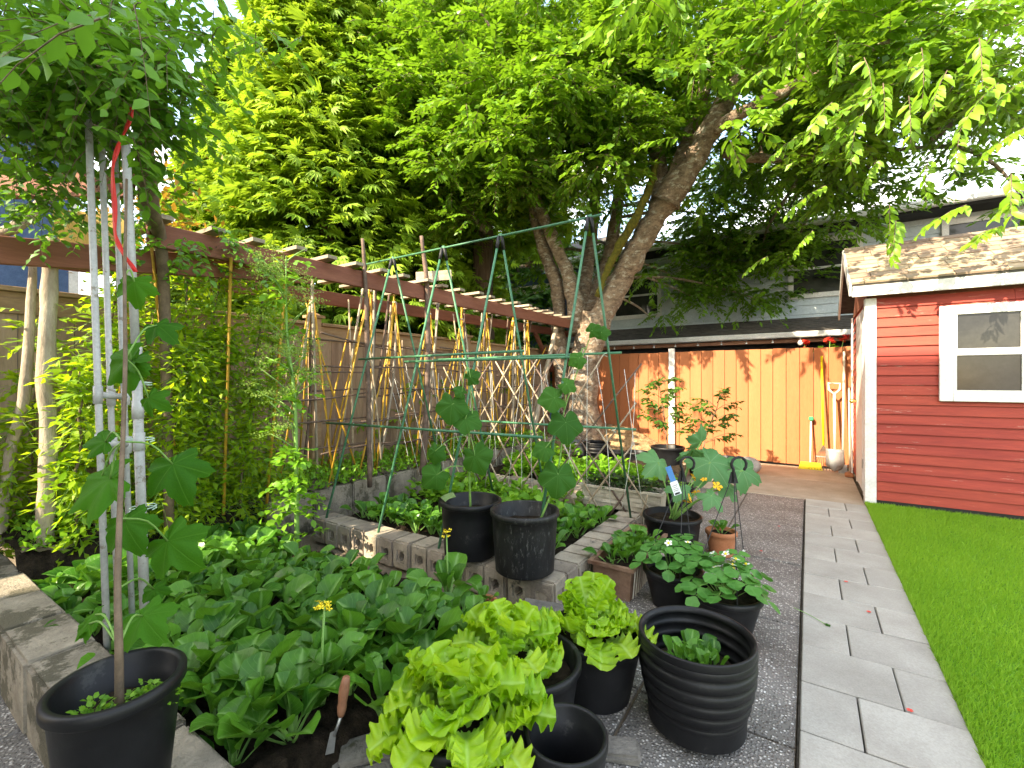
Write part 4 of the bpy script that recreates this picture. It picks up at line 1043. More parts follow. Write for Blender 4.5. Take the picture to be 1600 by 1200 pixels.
basket('black hanging basket of flowering strawberries nearest the paver path', (-.36, 2.56, 0), .165, .225, at(1146, 714, 2.75), 30, 11, 'strawberry plant covered in white flowers nearest the paver path')
tp_ = at(1052, 752, 2.9)
tg = thing('plant_tag', 'blue and white price tag hanging from the basket hook', 'tag', tp_, 0)
fr = Matrix.Rotation(.35, 3, -FWD)
def tagq(x0, x1, z0, z1, m, off=0.0, name='tag_panel'):
    vs = [fr @ (RGT * x + Vector((0, 0, z)) - FWD * (off + e)) for e in (0, .0015) for (x, z) in ((x0, z0), (x1, z0), (x1, z1), (x0, z1))]
    MB().add(vs, [(0, 3, 2, 1), (4, 5, 6, 7), (0, 1, 5, 4), (1, 2, 6, 5), (2, 3, 7, 6), (3, 0, 4, 7)]).build(name, m, tg)
tagq(-.025, .025, -.09, -.001, 'label'); tagq(-.018, .018, .0, .10, 'bluetag', name='blue_strap')
for k in range(4): tagq(-.018, .016 - .005 * (k % 2), -.03 - k * .011, -.026 - k * .011, 'sack', .0017, 'print_line')
tagq(-.018, .014, -.086, -.075, 'dark', .0017, 'barcode')
# courgette and neighbours
pot('large black pot holding the big leaved courgette plant', (-.86, 3.52, 0), .20, .30, .17, soil=.85)
zb = Vector((-.86, 3.52, .26))
zc_ = thing('courgette_plant', 'courgette plant with huge jagged pale green leaves and yellow blossoms', 'courgette plant', zb, 0)
for (px, py, d, s, tip, tl_) in ((1028, 722, 3.5, .16, (-.5, -.35, .5), .9), (1082, 705, 3.7, .17, (.2, .3, .5), 1.2), (1110, 722, 3.45, .21, (.4, -.5, .5), .8), (1160, 735, 3.4, .17, (1, -.4, .3), .8), (1062, 765, 3.3, .11, (-.4, -.5, .5), .8), (1112, 775, 3.25, .12, (.5, -.5, .5), .8), (1095, 690, 3.9, .15, (.1, .6, .3), 1.0), (1135, 760, 3.5, .13, (.4, -.6, .4), .7)):
    leaf_at(random.choice(SQU), zc_, zb, px, py, d, s, tip, tl_, zb + Vector((U(-.02, .02), U(-.02, .02), 0)), r=.007)
for (px, py, d) in ((1076, 778, 3.2), (1088, 770, 3.25), (1100, 750, 3.4), (1082, 746, 3.4), (1120, 760, 3.35), (1072, 785, 3.2)):
    p = at(px, py, d) - zb; put('blossom', FL_O, zc_, p, (U(-.6, .6) + .7, U(-.6, .6), U(0, 6)), U(.45, .7)); MB().tube([(0, 0, 0), p * .5, p], .004, 5).build('blossom_stem', 'stem', zc_)
pot('terracotta coloured pot right of the courgette', (-.55, 3.72, 0), .10, .18, .085, 'terracotta', soil=.85)
rosette('seedling', 'leafy seedling in the terracotta coloured pot right of the courgette', 'seedling', None, (-.55, 3.72, .15), BOK[:3], 7, .55, (0, .4))
pot('small black pot of seedlings standing behind the courgette', (-1.12, 4.85, 0), .15, .24, .13, soil=.85)
tag(put('seedling', CG[0], None, (-1.12, 4.85, .2), (0, 0, 0), .9), 'tiny light green seedling in the pot behind the courgette', 'seedling')
# pots along the mulch heap
BK = [(-3.10, 6.62, .21, .34, 'plas_grey', 0, 'pale grey bucket at the left end of the far pot row'), (-2.74, 6.60, .20, .36, 'plas', 6, 'ribbed black tub second in the far pot row'), (-2.42, 6.50, .15, .26, 'plas', 0, 'plain black pot third in the far pot row'), (-2.10, 6.55, .17, .27, 'plas', 0, 'plain black pot fourth in the far pot row beside the mulch'),
      (-1.66, 6.55, .22, .38, 'plas', 0, 'tall black pot of the bushier tomato plant'), (-1.22, 6.62, .19, .34, 'plas', 0, 'black caged pot of the right hand tomato plant'), (-.93, 6.80, .15, .26, 'plas_grey', 0, 'brownish pot at the right end of the far pot row')]
for (x, y, r, h, m, rb, l) in BK: pot(l, (x, y, 0.0), r, h, None, m, rb, .85, group='pots in the far row', n=32)
sk = MB().ball((0, 0, .1), .14, 12, (1.2, .8, .9)).build('bag', 'sack', None, True, loc=(-.72, 7.25, 0)); tag(sk, 'crumpled grey bag lying by the foot of the orange fence', 'bag')
def tomato(label, loc, h, nb, lean):
    t = thing('tomato_plant', label, 'tomato plant', loc, 0)
    st = MB(); st.tube(smooth_path([(0, 0, 0), (lean * .3, 0, h * .4), (lean * .8, .03, h * .75), (lean, 0, h)], 4), lerp_r([.010, .008, .006, .004], 13), 6)
    org, dr_ = [], []
    for k in range(nb):
        f = .2 + .8 * k / nb; a = k * 2.4; p = Vector((lean * f, 0, h * f)); d = Vector((math.cos(a), math.sin(a), .55)).normalized(); L = .34 * (1.05 - .5 * f)
        e = p + d * L; st.tube([p, p.lerp(e, .5) + Vector((0, 0, .02)), e], [.005, .004, .002], 4)
        for q in (.45, .7, .95): org.append(p.lerp(e, q)); dr_.append((d + Vector((U(-.7, .7), U(-.7, .7), -.1))).normalized())
    st.build('stem', 'dkstem', t, True)
    org, dr_ = np.array(org), np.array(dr_)
    P_, X_, N_, S_, R__, tw = sprays(org, dr_, np.full(len(org), .17), 8, .105, .4, .9, .5)
    bulk('foliage', LEAF8_V, LEAF8_F, P_, X_, N_, S_, R__, 'tomato', t); twig_mesh('twigs', tw, .0025, 'dkstem', t)
tomato('bushy dark tomato plant in front of the white fence post', (-1.66, 6.55, .33), .95, 17, -.12)
tomato('sparser leaning tomato plant right of the white fence post', (-1.22, 6.62, .29), .82, 12, .22)
cg = thing('tomato_cage', 'red brown wire cage around the right hand tomato pot', 'plant cage', (-1.22, 6.62, .3), 0)
for zz in (.06, .2): MB().tube([(.15 * math.cos(a), .15 * math.sin(a), zz) for a in np.linspace(0, 2 * PI, 18)], .006, 5).build('ring', 'terracotta', cg)
for k in range(4): MB().tube([(.15 * math.cos(k * PI / 2), .15 * math.sin(k * PI / 2), -.05), (.16 * math.cos(k * PI / 2), .16 * math.sin(k * PI / 2), .22)], .006, 5).build('upright', 'terracotta', cg)

# ================================================================== LEFT POT, PVC TRELLIS, LOBED VINE
pot('large black pot with a woody vine and pipes behind it on the front bed wall', (-1.43, .41, .275), .128, .29, .105, soil=.7, rim=.012)
pv = thing('pipe_trellis', 'trellis of tall white plastic pipes joined with tees beside the front pot', 'trellis', (-2.2, .78, .14), 0)
PB = Vector((-2.2, .78, .14))
def pipe(a, b, r, name='pipe', mat='pvc'): return MB().tube([a - PB, b - PB], r, 10).build(name, mat, pv, True)
PD = 1.72
def vp(px, py, d=PD): return at(px, py, d)
cols = [((138, 175), (168, 1022), .0118, 1.78), ((158, 190), (186, 1000), .0112, 1.90), ((178, 190), (208, 1000), .0112, 1.98)]
for (a, b, r, d) in cols: pipe(at(b[0], b[1], d), at(a[0], a[1], d), r)
pipe(at(226, 948, 1.72), at(213, 560, 1.72), .0165); pipe(at(213, 560, 1.72), at(196, 215, 1.72), .0145)
for yy in (556, 640, 690): MB().tube([at(213 + (yy - 560) * .033, yy - 14, 1.72) - PB, at(213 + (yy - 560) * .033, yy + 14, 1.72) - PB], .0195, 10).build('coupling', 'pvc', pv, True)
for yy in (620, 695):
    a, b, c = at(152.5 + (yy - 600) * .034, yy - 3, 1.78), at(173 + (yy - 600) * .034, yy + 1, 1.88), at(196 + (yy - 600) * .034, yy, 1.94)
    pipe(a, c, .0125)
    for p in (a, b, c):
        MB().tube([p - PB + Vector((0, 0, -.035)), p - PB + Vector((0, 0, .035))], .0155, 10).build('tee', 'pvc', pv, True)
for (yy, k) in ((602, 0), (692, 1), (800, 2)):
    c = at(206 + k * 4, yy, 1.72) - PB
    MB().tube([c + RGT * (.035 * math.cos(q)) + FWD * (.05 * math.sin(q) + .03) + Vector((0, 0, .0014 * q)) for q in np.arange(0, 12, .7)], .0022, 4).build('twine_tie', 'twine', pv)
rb_ = MB(); rl = [at(x, y, 1.69) for x, y in ((206, 168), (197, 205), (182, 235), (177, 280), (180, 350), (184, 380), (196, 400), (212, 425))]
rl = smooth_path(rl, 4)
for i, p in enumerate(rl): rb_.v += [tuple(p - RGT * .008 - rl[0]), tuple(p + RGT * .008 - rl[0] + FWD * .006 * math.sin(i))]
for i in range(len(rl) - 1): rb_.f.append((2 * i, 2 * i + 1, 2 * i + 3, 2 * i + 2))
o = rb_.build('ribbon', 'ribbon', None, True, loc=rl[0]); md = o.modifiers.new('thickness', 'SOLIDIFY'); md.thickness = .0015; tag(o, 'long red ribbon tied around the thickest white pipe', 'ribbon')
vb = Vector((-1.435, .415, .47))
lv = thing('lobed_vine', 'climbing vine with large maple shaped leaves growing from the left front pot', 'vine', vb, 0)
VD = 1.42
pth = [vb, at(186, 1010, 1.13), at(184, 920, 1.17), at(187, 810, 1.24), at(192, 690, 1.33), at(196, 560, 1.42), at(195, 430, 1.52), at(198, 280, 1.62)]
MB().tube(smooth_path([p - vb for p in pth], 4), lerp_r([.010, .009, .008, .007, .006, .006, .005, .004], 29), 7).build('woody_stem', 'dkstem', lv, True)
for (px, py, d, s, tip, anc, tl_) in ((172, 748, 1.40, .165, (-1, -.42, .3), 4, .5), (158, 748, 1.42, .06, (.6, .3, .2), 4, .5), (205, 562, 1.5, .135, (-.85, -.42, .2), 5, .7), (205, 565, 1.5, .07, (.7, .35, .3), 5, .6), (210, 440, 1.55, .09, (.15, -.9, .2), 6, .4), (245, 508, 1.6, .09, (.7, -.35, .2), 5, .5),
                                  (270, 725, 1.45, .135, (.45, -.75, .3), 4, .35), (195, 815, 1.36, .11, (.5, -.6, .3), 3, .6), (262, 845, 1.4, .135, (.75, -.5, .2), 3, .5), (222, 962, 1.28, .105, (.8, -.4, .4), 1, .9), (232, 622, 1.5, .07, (.8, -.3, .2), 5, .5), (240, 920, 1.4, .06, (.3, -.7, .3), 2, .4), (165, 690, 1.5, .08, (-.9, .1, .2), 4, .7), (150, 960, 1.36, .07, (-.6, -.5, .4), 1, .8), (138, 975, 1.36, .06, (-.7, -.5, .4), 1, .8)):
    leaf_at(random.choice(MAPLE), lv, vb, px, py, d, s, tip, tl_, pth[anc], 'stem', .0028)
for k in range(7):
    tag(put('seedling', CG[k % 3], None, (-1.43 + U(-.07, .07), .41 + U(-.07, .07), .478), (0, 0, U(0, 6)), U(.28, .42)), 'tiny bright weed sprouting in the soil of the left front pot', 'weed', 'weeds in the left front pot')
# hand trowel stuck in the soil
trl = thing('hand_trowel', 'hand trowel with a brown wooden handle stuck in the front bed soil', 'trowel', at(536, 1085, 1.42), 0)
MB().tube(smooth_path([at(533, 1118, 1.42) - trl.location, at(536, 1090, 1.42) - trl.location, at(541, 1058, 1.42) - trl.location], 4), lerp_r([.010, .015, .013, .016, .016, .011], 9), 10).build('handle', 'brown_wood', trl, True)
MB().tube([at(533, 1118, 1.42) - trl.location, at(522, 1150, 1.42) - trl.location], .005, 6).build('shank', 'metal', trl, True)
MB().add([at(526, 1140, 1.42) - trl.location, at(516, 1145, 1.42) - trl.location, at(508, 1180, 1.43) - trl.location, at(522, 1176, 1.43) - trl.location], [(0, 1, 2, 3)]).build('blade', 'metal', trl)

# ================================================================== VINES ON THE LEFT
def leafy_vine(label, stems, nl, leaf, mat, tv=NARROW_V, spread=.13, woody='dkstem', name='leafy_vine'):
    b = Vector(stems[0][0]); t = thing(name, label, 'vine', b, 0)
    m = MB(); lines = []
    for s in stems:
        p = smooth_path([Vector(q) - b for q in s], 5); p = [v + Vector((U(-1, 1), U(-1, 1), 0)) * .012 for v in p]
        m.tube(p, lerp_r([.012, .009, .005], len(p)), 5); lines += p
    m.build('stems', woody, t, True)
    pts = np.array(lines); n = nl // 6
    i = rng.integers(0, len(pts), n)
    org = pts[i] + rng.normal(size=(n, 3)) * .03; d = unit(rng.normal(size=(n, 3)) * [1, 1, .6] + [0, 0, -.1])
    P_, X_, N_, S_, R__, tw = sprays(org, d, spread * (.6 + .9 * rng.random(n)), 6, leaf, .4, .85, .1, jit=.4)
    bulk('foliage', tv, LEAF4_F, P_, X_, N_, S_, R__, mat, t); twig_mesh('twigs', tw, .002, 'stem', t)
    return t
gst = lambda x, y, z1, lx=0, ly=0: [(x, y, .34), (x + lx * .4, y + ly * .4, .34 + (z1 - .34) * .5), (x + lx, y + ly, z1)]
leafy_vine('yellow green narrow leaved vine climbing between the log post and the pipes', [gst(-3.72, .95, 2.0, .05, .1), gst(-3.8, 1.1, 1.8, -.05, .2), gst(-3.65, .85, 1.4, .1, .0)], 3200, .082, 'goji', spread=.16)
leafy_vine('tall yellow green vine climbing yellow canes right of the pipes', [gst(-3.68, 1.35, 2.2, .02, .1), gst(-3.75, 1.55, 2.2, .1, .1), gst(-3.62, 1.45, 1.6, .05, .2), gst(-3.55, 1.25, 1.5, .1, .1)], 6200, .078, 'goji', spread=.2)
leafy_vine('dark stemmed vine reaching the pergola beam left of the celery', [gst(-3.65, 1.8, 2.25, .1, .15), gst(-3.7, 2.0, 2.2, .1, .05), gst(-3.6, 1.75, 1.3, .1, .1)], 3400, .074, 'goji', spread=.2)
leafy_vine('pale leaved shrub by the fence at the far left edge', [gst(-4.2, .75, 1.7, .1, .05), gst(-4.15, .95, 1.3, .05, .1), gst(-4.1, .6, 1.1, .1, .05)], 1800, .08, 'goji', spread=.16)
for (x, y, l) in ((-3.78, 1.02, 'yellow cane leaning behind the log post'), (-3.6, 1.38, 'yellow cane just right of the white pipes'), (-3.55, 1.62, 'orange yellow cane rising through the tall vine'), (-3.58, 1.95, 'yellow cane at the right side of the vines')):
    b = Vector((x, y, .33)); o = stick('cane', Vector((0, 0, 0)), Vector((U(-.05, .1), U(-.2, .25), 1.85)), .012, 'yellow', None); o.location = b; tag(o, l, 'cane')
# flowering celery
ceb = Vector((-3.02, 1.86, .13))
ce = thing('celery_plant', 'tall celery gone to seed with airy pale flower heads in the front bed', 'celery', ceb, 0)
m = MB(); stalk = [Vector((0, 0, 0)), Vector((-.01, 0, .5)), Vector((-.03, 0, 1.05)), Vector((-.09, -.02, 1.5)), Vector((-.14, 0, 2.05))]
m.tube(smooth_path(stalk, 5), lerp_r([.017, .015, .012, .009, .004], 21), 7)
heads, lo_ = [], []
for k in range(34):
    f = U(.25, 1.0); i = min(3, int(f * 4)); p = stalk[i].lerp(stalk[i + 1], f * 4 - i); a = U(0, 6.28)
    e = p + Vector((math.cos(a), math.sin(a), U(.5, 1.1))) * U(.10, .26) * (1.25 - .5 * f); m.tube([p, p.lerp(e, .5) + Vector((0, 0, .01)), e], [.006, .004, .003], 4)
    for q in range(7): heads.append(e + Vector((U(-.09, .09), U(-.09, .09), U(-.03, .07))))
    lo_.append((p, a))
m.build('stalk', 'stem', ce, True)
hp = np.array(heads); nh_ = 26
pos = np.repeat(hp, nh_, 0) + rng.normal(size=(len(hp) * nh_, 3)) * [.022, .022, .010]; k_ = len(pos)
bulk('seed_heads', [(0, .5, 0), (0, -.5, 0), (1, 0, 0)], [(0, 1, 2)], pos, rvec(k_), rvec(k_), .007 + .006 * rng.random(k_), rng.random(k_), 'celery', ce)
org = np.array([p + Vector((math.cos(a), math.sin(a), .3)) * .05 for p, a in lo_] + [Vector((U(-.1, .1), U(-.1, .1), U(.05, .7))) for _ in range(44)])
P_, X_, N_, S_, R__, tw = sprays(org, unit(rng.normal(size=(len(org), 3)) * [1, 1, .4] + [0, 0, .2]), np.full(len(org), .17), 7, .062, .4, .9, .3)
tvw = np.array(LEAF8_V); tvw[:, 1] *= 1.6
bulk('foliage', tvw, LEAF8_F, P_, X_, N_, S_, R__, 'cover', ce)

# overhead vine on the pergola (leaves in feathered rows)
ov = thing('overhead_vine', 'dense dark climbing vine with feathered leaves hanging over the pergola at upper left', 'vine', (-3.6, 1.3, 2.4), 0)
OB = np.array([-3.6, 1.3, 2.4])
def cam_pts(items, dens=1.0):
    """items: (px, py, depth, spread px, n, depth spread) -> world points."""
    out = []
    for (px, py, d, s, n_, ds) in items:
        n_ = int(n_ * dens)
        q = rng.normal(size=(n_, 3)); dd = d + q[:, 2] * ds
        X_ = (px + q[:, 0] * s - 800) / FPX * dd; Z_ = EYE - (py + q[:, 1] * s * .7 - HOR) / FPX * dd
        out.append(np.outer(dd, FWD) + np.outer(X_, RGT) + np.outer(Z_, (0, 0, 1)))
    return np.concatenate(out)
org = cam_pts([(30, 90, 2.0, 50, 130, .2), (120, 80, 1.9, 50, 130, .2), (205, 100, 1.9, 40, 70, .2), (50, 170, 2.1, 45, 80, .2), (140, 180, 2.1, 45, 60, .2), (-60, 120, 2.0, 50, 70, .25), (262, 120, 2.0, 26, 16, .15), (290, 190, 2.1, 20, 9, .15), (235, 180, 2.1, 30, 18, .2), (90, 5, 1.9, 80, 130, .3), (240, 20, 2.0, 50, 46, .2), (330, 60, 2.2, 25, 9, .2), (400, 60, 2.3, 30, 5, .2), (70, 250, 2.2, 40, 24, .1), (230, 250, 2.2, 24, 9, .2), (20, 290, 2.3, 30, 12, .1), (70, 310, 2.4, 28, 12, .1), (160, 330, 2.6, 30, 10, .1), (250, 365, 2.9, 30, 16, .15), (325, 385, 3.2, 26, 16, .15), (385, 405, 3.4, 22, 10, .15)])
n = len(org); d = unit(rng.normal(size=(n, 3)) * [1, 1, .35] + [.25, -.05, -.35])
P_, X_, N_, S_, R__, tw = sprays(org - OB, d, .20 * (.8 + .5 * rng.random(n)), 11, .062, .6, 1.2, .4)
tvn = np.array(LEAF8_V); tvn[:, 1] *= 1.25
bulk('foliage', tvn, LEAF8_F, P_, X_, N_, S_ , R__, 'wist', ov); twig_mesh('twigs', tw, .0022, 'dkstem', ov)
m = MB()
for k in range(9):
    a = at(U(0, 260), U(-20, 150), U(1.9, 2.3)) - Vector(OB); b = at(U(20, 330), U(120, 300), U(2.0, 2.4)) - Vector(OB)
    m.tube(smooth_path([a, a.lerp(b, .5) + Vector((U(-.1, .1), U(-.1, .1), U(-.1, .05))), b], 4), lerp_r([.009, .007, .003], 9), 5)
tr1 = [Vector((-3.45, 1.25, .35)), at(255, 420, 3.0), at(235, 330, 2.7), at(228, 260, 2.5), at(215, 150, 2.3), at(190, 60, 2.1)]
m.tube(smooth_path([p - Vector(OB) for p in tr1], 4), lerp_r([.03, .035, .05, .05, .035, .02], 21), 8)
m.build('trunk', 'dkstem', ov, True)

# ================================================================== TREES
# cherry tree
TB = Vector((-3.30, 7.55, .05))
ch = thing('cherry_tree', 'old cherry tree with a leaning forked trunk and broad leafy crown over the fence corner', 'tree', TB, 0)
def rel(pts): return [Vector(p) - TB for p in pts]
limbs = []
def limb(pts, rs, name='limb', amt=.10, n=10):
    p, r = gnarl(rel(pts), rs, amt, 5); MB().tube(p, r, n).build(name, 'bark', ch, True); limbs.append(p); return p
limb([TB + Vector((0, 0, -.15)), at(908, 640, 8.0), at(915, 560, 8.0), at(932, 490, 7.95)], [.42, .30, .255, .235], 'trunk', .05, 16)
limb([at(928, 520, 7.95), at(960, 455, 7.8), at(990, 400, 7.5), at(1020, 345, 7.2), at(1055, 300, 6.9)], [.22, .205, .19, .175, .165], 'limb', .09, 14)
limb([at(1040, 318, 7.0), at(1078, 262, 6.7), at(1108, 205, 6.4), at(1145, 140, 6.1), at(1195, 70, 5.7), at(1260, -10, 5.3)], [.22, .17, .15, .12, .09, .05])
limb([at(1040, 320, 7.05), at(1062, 260, 7.0), at(1085, 200, 6.9), at(1100, 130, 6.8), at(1105, 40, 6.8)], [.2, .15, .13, .1, .06])
limb([at(1030, 330, 7.1), at(1030, 270, 7.3), at(1020, 200, 7.4), at(1000, 120, 7.4), at(980, 30, 7.3)], [.16, .13, .11, .09, .05])
limb([TB + Vector((-.25, .05, -.1)), at(880, 600, 8.3), at(873, 520, 8.35), at(870, 450, 8.3), at(848, 385, 8.2), at(828, 310, 8.0), at(800, 220, 7.8)], [.18, .145, .13, .125, .11, .085, .05])
limb([at(905, 520, 8.1), at(895, 455, 8.1), at(880, 410, 8.0), at(850, 340, 7.9), at(830, 290, 7.8), at(815, 200, 7.5)], [.17, .14, .12, .10, .07, .04])
limb([at(900, 520, 8.2), at(915, 430, 8.6), at(926, 340, 8.8), at(932, 270, 8.8), at(940, 160, 8.6)], [.16, .13, .12, .10, .06])
limb([at(905, 500, 8.25), at(945, 420, 8.9), at(962, 340, 9.0), at(975, 260, 9.0), at(1010, 170, 8.8)], [.14, .13, .12, .1, .06])
limb([at(1110, 205, 6.4), at(1190, 160, 5.6), at(1290, 110, 5.0), at(1400, 60, 4.6)], [.10, .07, .05, .02], 'limb', .1, 8)
limb([at(1130, 240, 6.8), at(1230, 250, 6.6), at(1330, 240, 6.4), at(1450, 230, 6.0)], [.08, .06, .04, .02], 'limb', .1, 8)
ms_ = MB()
mp_, mr_ = gnarl(rel([at(945, 470, 7.72), at(975, 400, 7.42), at(1005, 350, 7.1), at(1028, 300, 6.95), at(1040, 260, 6.9)]), [.05, .075, .075, .06, .04], .2, 6)
mossm = MAT('green_moss', (.06, .06, .012), (.17, .15, .02), 20, .95, 1.0)
ms_.tube([p + Vector((-.10, -.09, .07)) for p in mp_], [r * .95 for r in mr_], 8)
ms_.build('moss', mossm, ch, True)
# crown: clumps of leafy twigs; (px, py, depth, spread px, twigs, depth spread)
crown_spec = [(640, 110, 7.6, 55, 130, .5), (720, 110, 7.2, 60, 170, .6), (820, 100, 7.0, 60, 200, .7), (920, 95, 6.8, 60, 200, .7), (1010, 105, 7.5, 55, 180, .7), (1080, 100, 7.5, 50, 140, .7), (620, 190, 7.8, 45, 90, .4), (700, 200, 7.3, 55, 160, .6), (790, 190, 7.0, 55, 190, .7), (880, 190, 6.9, 55, 190, .7), (960, 190, 7.6, 50, 160, .7), (1030, 200, 7.9, 40, 90, .5),
              (650, 265, 7.8, 40, 70, .4), (730, 270, 7.5, 45, 90, .5), (790, 265, 7.3, 40, 80, .5), (870, 260, 7.9, 45, 90, .6), (960, 265, 7.8, 45, 90, .6), (740, 10, 7.2, 90, 220, .7), (930, 0, 6.8, 100, 260, .8), (1110, 5, 6.2, 80, 220, .8), (1195, 100, 7.2, 55, 150, .7), (1270, 80, 5.8, 60, 150, .7), (1185, 210, 7.7, 50, 120, .6), (1260, 190, 7.2, 45, 130, .6), (1330, 150, 6.2, 55, 120, .7), (1400, 110, 5.6, 60, 130, .7), (1480, 90, 5.2, 60, 100, .6), (1560, 100, 5.0, 60, 90, .6), (1270, 5, 5.5, 90, 190, .8), (1450, 10, 5.0, 90, 160, .7), (1600, 20, 4.8, 80, 90, .6),
              (1130, 270, 9.2, 45, 110, .6), (1200, 280, 9.0, 50, 110, .6), (1090, 340, 9.4, 45, 130, .6), (1160, 350, 9.3, 50, 160, .5), (1230, 350, 9.0, 45, 120, .5), (1110, 400, 9.2, 40, 90, .3), (1190, 405, 9.1, 40, 80, .3), (1050, 430, 9.2, 28, 40, .2), (1085, 465, 9.0, 22, 26, .2), (1235, 410, 9.0, 30, 34, .2), (1290, 390, 8.8, 35, 50, .3), (1020, 500, 9.0, 14, 10, .1), (1190, 470, 9.0, 16, 10, .1), (1300, 300, 7.2, 40, 70, .5), (1370, 270, 6.8, 40, 60, .5), (1430, 210, 6.2, 45, 60, .5), (1500, 200, 5.8, 40, 40, .5), (1310, 230, 6.8, 45, 80, .5), (1560, 190, 5.6, 35, 26, .4), (1590, 300, 5.2, 25, 16, .3),
              (800, 330, 8.0, 26, 26, .3), (880, 330, 9.4, 40, 40, .4), (980, 330, 9.6, 40, 50, .4), (920, 400, 9.6, 35, 24, .3), (840, 420, 9.6, 30, 20, .3), (990, 400, 9.6, 30, 24, .3), (715, 330, 8.0, 20, 12, .3)]
subc = cam_pts([(a_, b_, c_, d_, n_ * (.55 if a_ > 1320 else .9 if c_ > 8.7 else 1), e_) for (a_, b_, c_, d_, n_, e_) in crown_spec], .17)                                       # flat leafy layers, each a fan of twigs round one bough end
subc = subc[subc[:, 2] > 2.45]; per = 12
pts = np.repeat(subc, per, 0); n = len(pts)
ang = rng.random(n) * 2 * PI; rad = .30 * np.sqrt(rng.random(n))
tilt = np.repeat(rng.normal(size=(len(subc), 2)) * .22, per, 0)
off = np.stack([rad * np.cos(ang), rad * np.sin(ang), tilt[:, 0] * rad * np.cos(ang) + tilt[:, 1] * rad * np.sin(ang) - .25 * rad * rad + rng.normal(size=n) * .05], 1)
fan = np.repeat(np.stack([rng.normal(size=len(subc)) + .2, rng.normal(size=len(subc)) - .7, -.15 + .1 * rng.normal(size=len(subc))], 1), per, 0)
d = unit(unit(off + 1e-4) * .9 + unit(fan) * .8 + rng.normal(size=(n, 3)) * [.25, .25, .10])
pts = pts + off
def shade_at(p, y):
    t_ = (y - p[:, 1]) / (TRAVEL.y * math.cos(SUN_EL)); return p[:, 0] + t_ * TRAVEL.x * math.cos(SUN_EL), p[:, 2] - t_ * math.sin(SUN_EL)
# keep the sunlit orange fence and the shed clear: drop twigs whose shade would fall on them
fx, fz = shade_at(pts, 8.2); hx, hz = shade_at(pts, 6.1); qx, qz = shade_at(pts, 6.6)
u_ = rng.random(n)
drop = (pts[:, 1] < 8.2) & (fz > -.6) & (fz < 1.85) & (fx > -2.9) & (fx < .0) & (u_ < .85)
drop |= (pts[:, 1] < 6.1) & (hz > 1.2) & (hz < 2.2) & (hx > .4) & (hx < 1.9) & (u_ < .9)
drop |= (pts[:, 1] < 6.6) & (qz > 2.3) & (qz < 3.0) & (qx > .3) & (qx < 1.9) & (u_ < .9)
org = pts[~drop] - np.array(TB); d = d[~drop]; n = len(org)
tone = np.repeat(rng.random(len(subc)), per)[~drop]
P_, X_, N_, S_, R__, tw = sprays(org, d, .36 * (.7 + .6 * rng.random(n)), 13, .135, .28, .85, .32, jit=.2)
R__ = np.clip(R__ * .6 + np.tile(tone, 13) * .4, 0, 1)
N_ = unit(N_ * [.7, .7, 1.0])
near = np.linalg.norm(P_ + np.array(TB) - np.array([0, 0, EYE]), axis=1) < 6.6
for (tv_, tf_, sel) in ((LEAF8_V, LEAF8_F, near), (LEAF4_V, LEAF4_F, ~near)):
    o = bulk('crown', tv_, tf_, P_[sel], X_[sel], N_[sel], S_[sel][:, None] * np.array([1, 1.15, 1]), R__[sel], 'cherry', ch); o['kind'] = 'stuff'
twig_mesh('twigs', tw, .004, 'branch', ch)['kind'] = 'stuff'
# boughs from the limbs into the clumps
allp = np.array([list(p) for l in limbs for p in l])
m = MB()
for (px, py, d_, s, n_, ds) in crown_spec:
    c = at(px, py, d_) - TB; j = np.argmin(((allp - np.array(c)) ** 2).sum(1) + 3.0 * np.maximum(0, allp[:, 2] - c.z) ** 2); a = Vector(allp[j])
    if (c - a).length > 3.4 : continue
    m = MB(); m.tube(smooth_path([a, a.lerp(c, .4) + Vector((0, 0, .2)), a.lerp(c, .75) + Vector((U(-.1, .1), U(-.1, .1), .15)), c], 3), lerp_r([.035, .028, .02, .008], 10), 6); m.build('bough', 'bark', ch, True)
# nearest hanging sprays, each a part
SPR = []
for q in range(5):
    k = 16 + q
    P_, X_, N_, S_, R__, tw = sprays(np.zeros((1, 3)), np.array([[1.0, 0, -.1]]), np.array([.42]), k, .118, .30, .75, .8, jit=.25)
    tv = np.array(LEAF8_V); tv[:, 1] *= 1.05
    o = bulk('spray', tv, LEAF8_F, P_, X_, N_, S_, np.clip(R__ * .5 + .5, 0, 1), 'cherry'); me = o.data; bpy.data.objects.remove(o)
    import bmesh
    t = MB(); t.tube([tuple(v) for v in tw[0]], [.004, .0035, .003, .0015], 4); tm = t.mesh('tw', 'branch')
    bm = bmesh.new(); bm.from_mesh(me); nf = len(bm.faces); bm.from_mesh(tm); bm.faces.ensure_lookup_table()
    for f in bm.faces[nf:]: f.material_index = 1
    bm.to_mesh(me); bm.free(); me.materials.append(M['branch']); SPR.append(me)
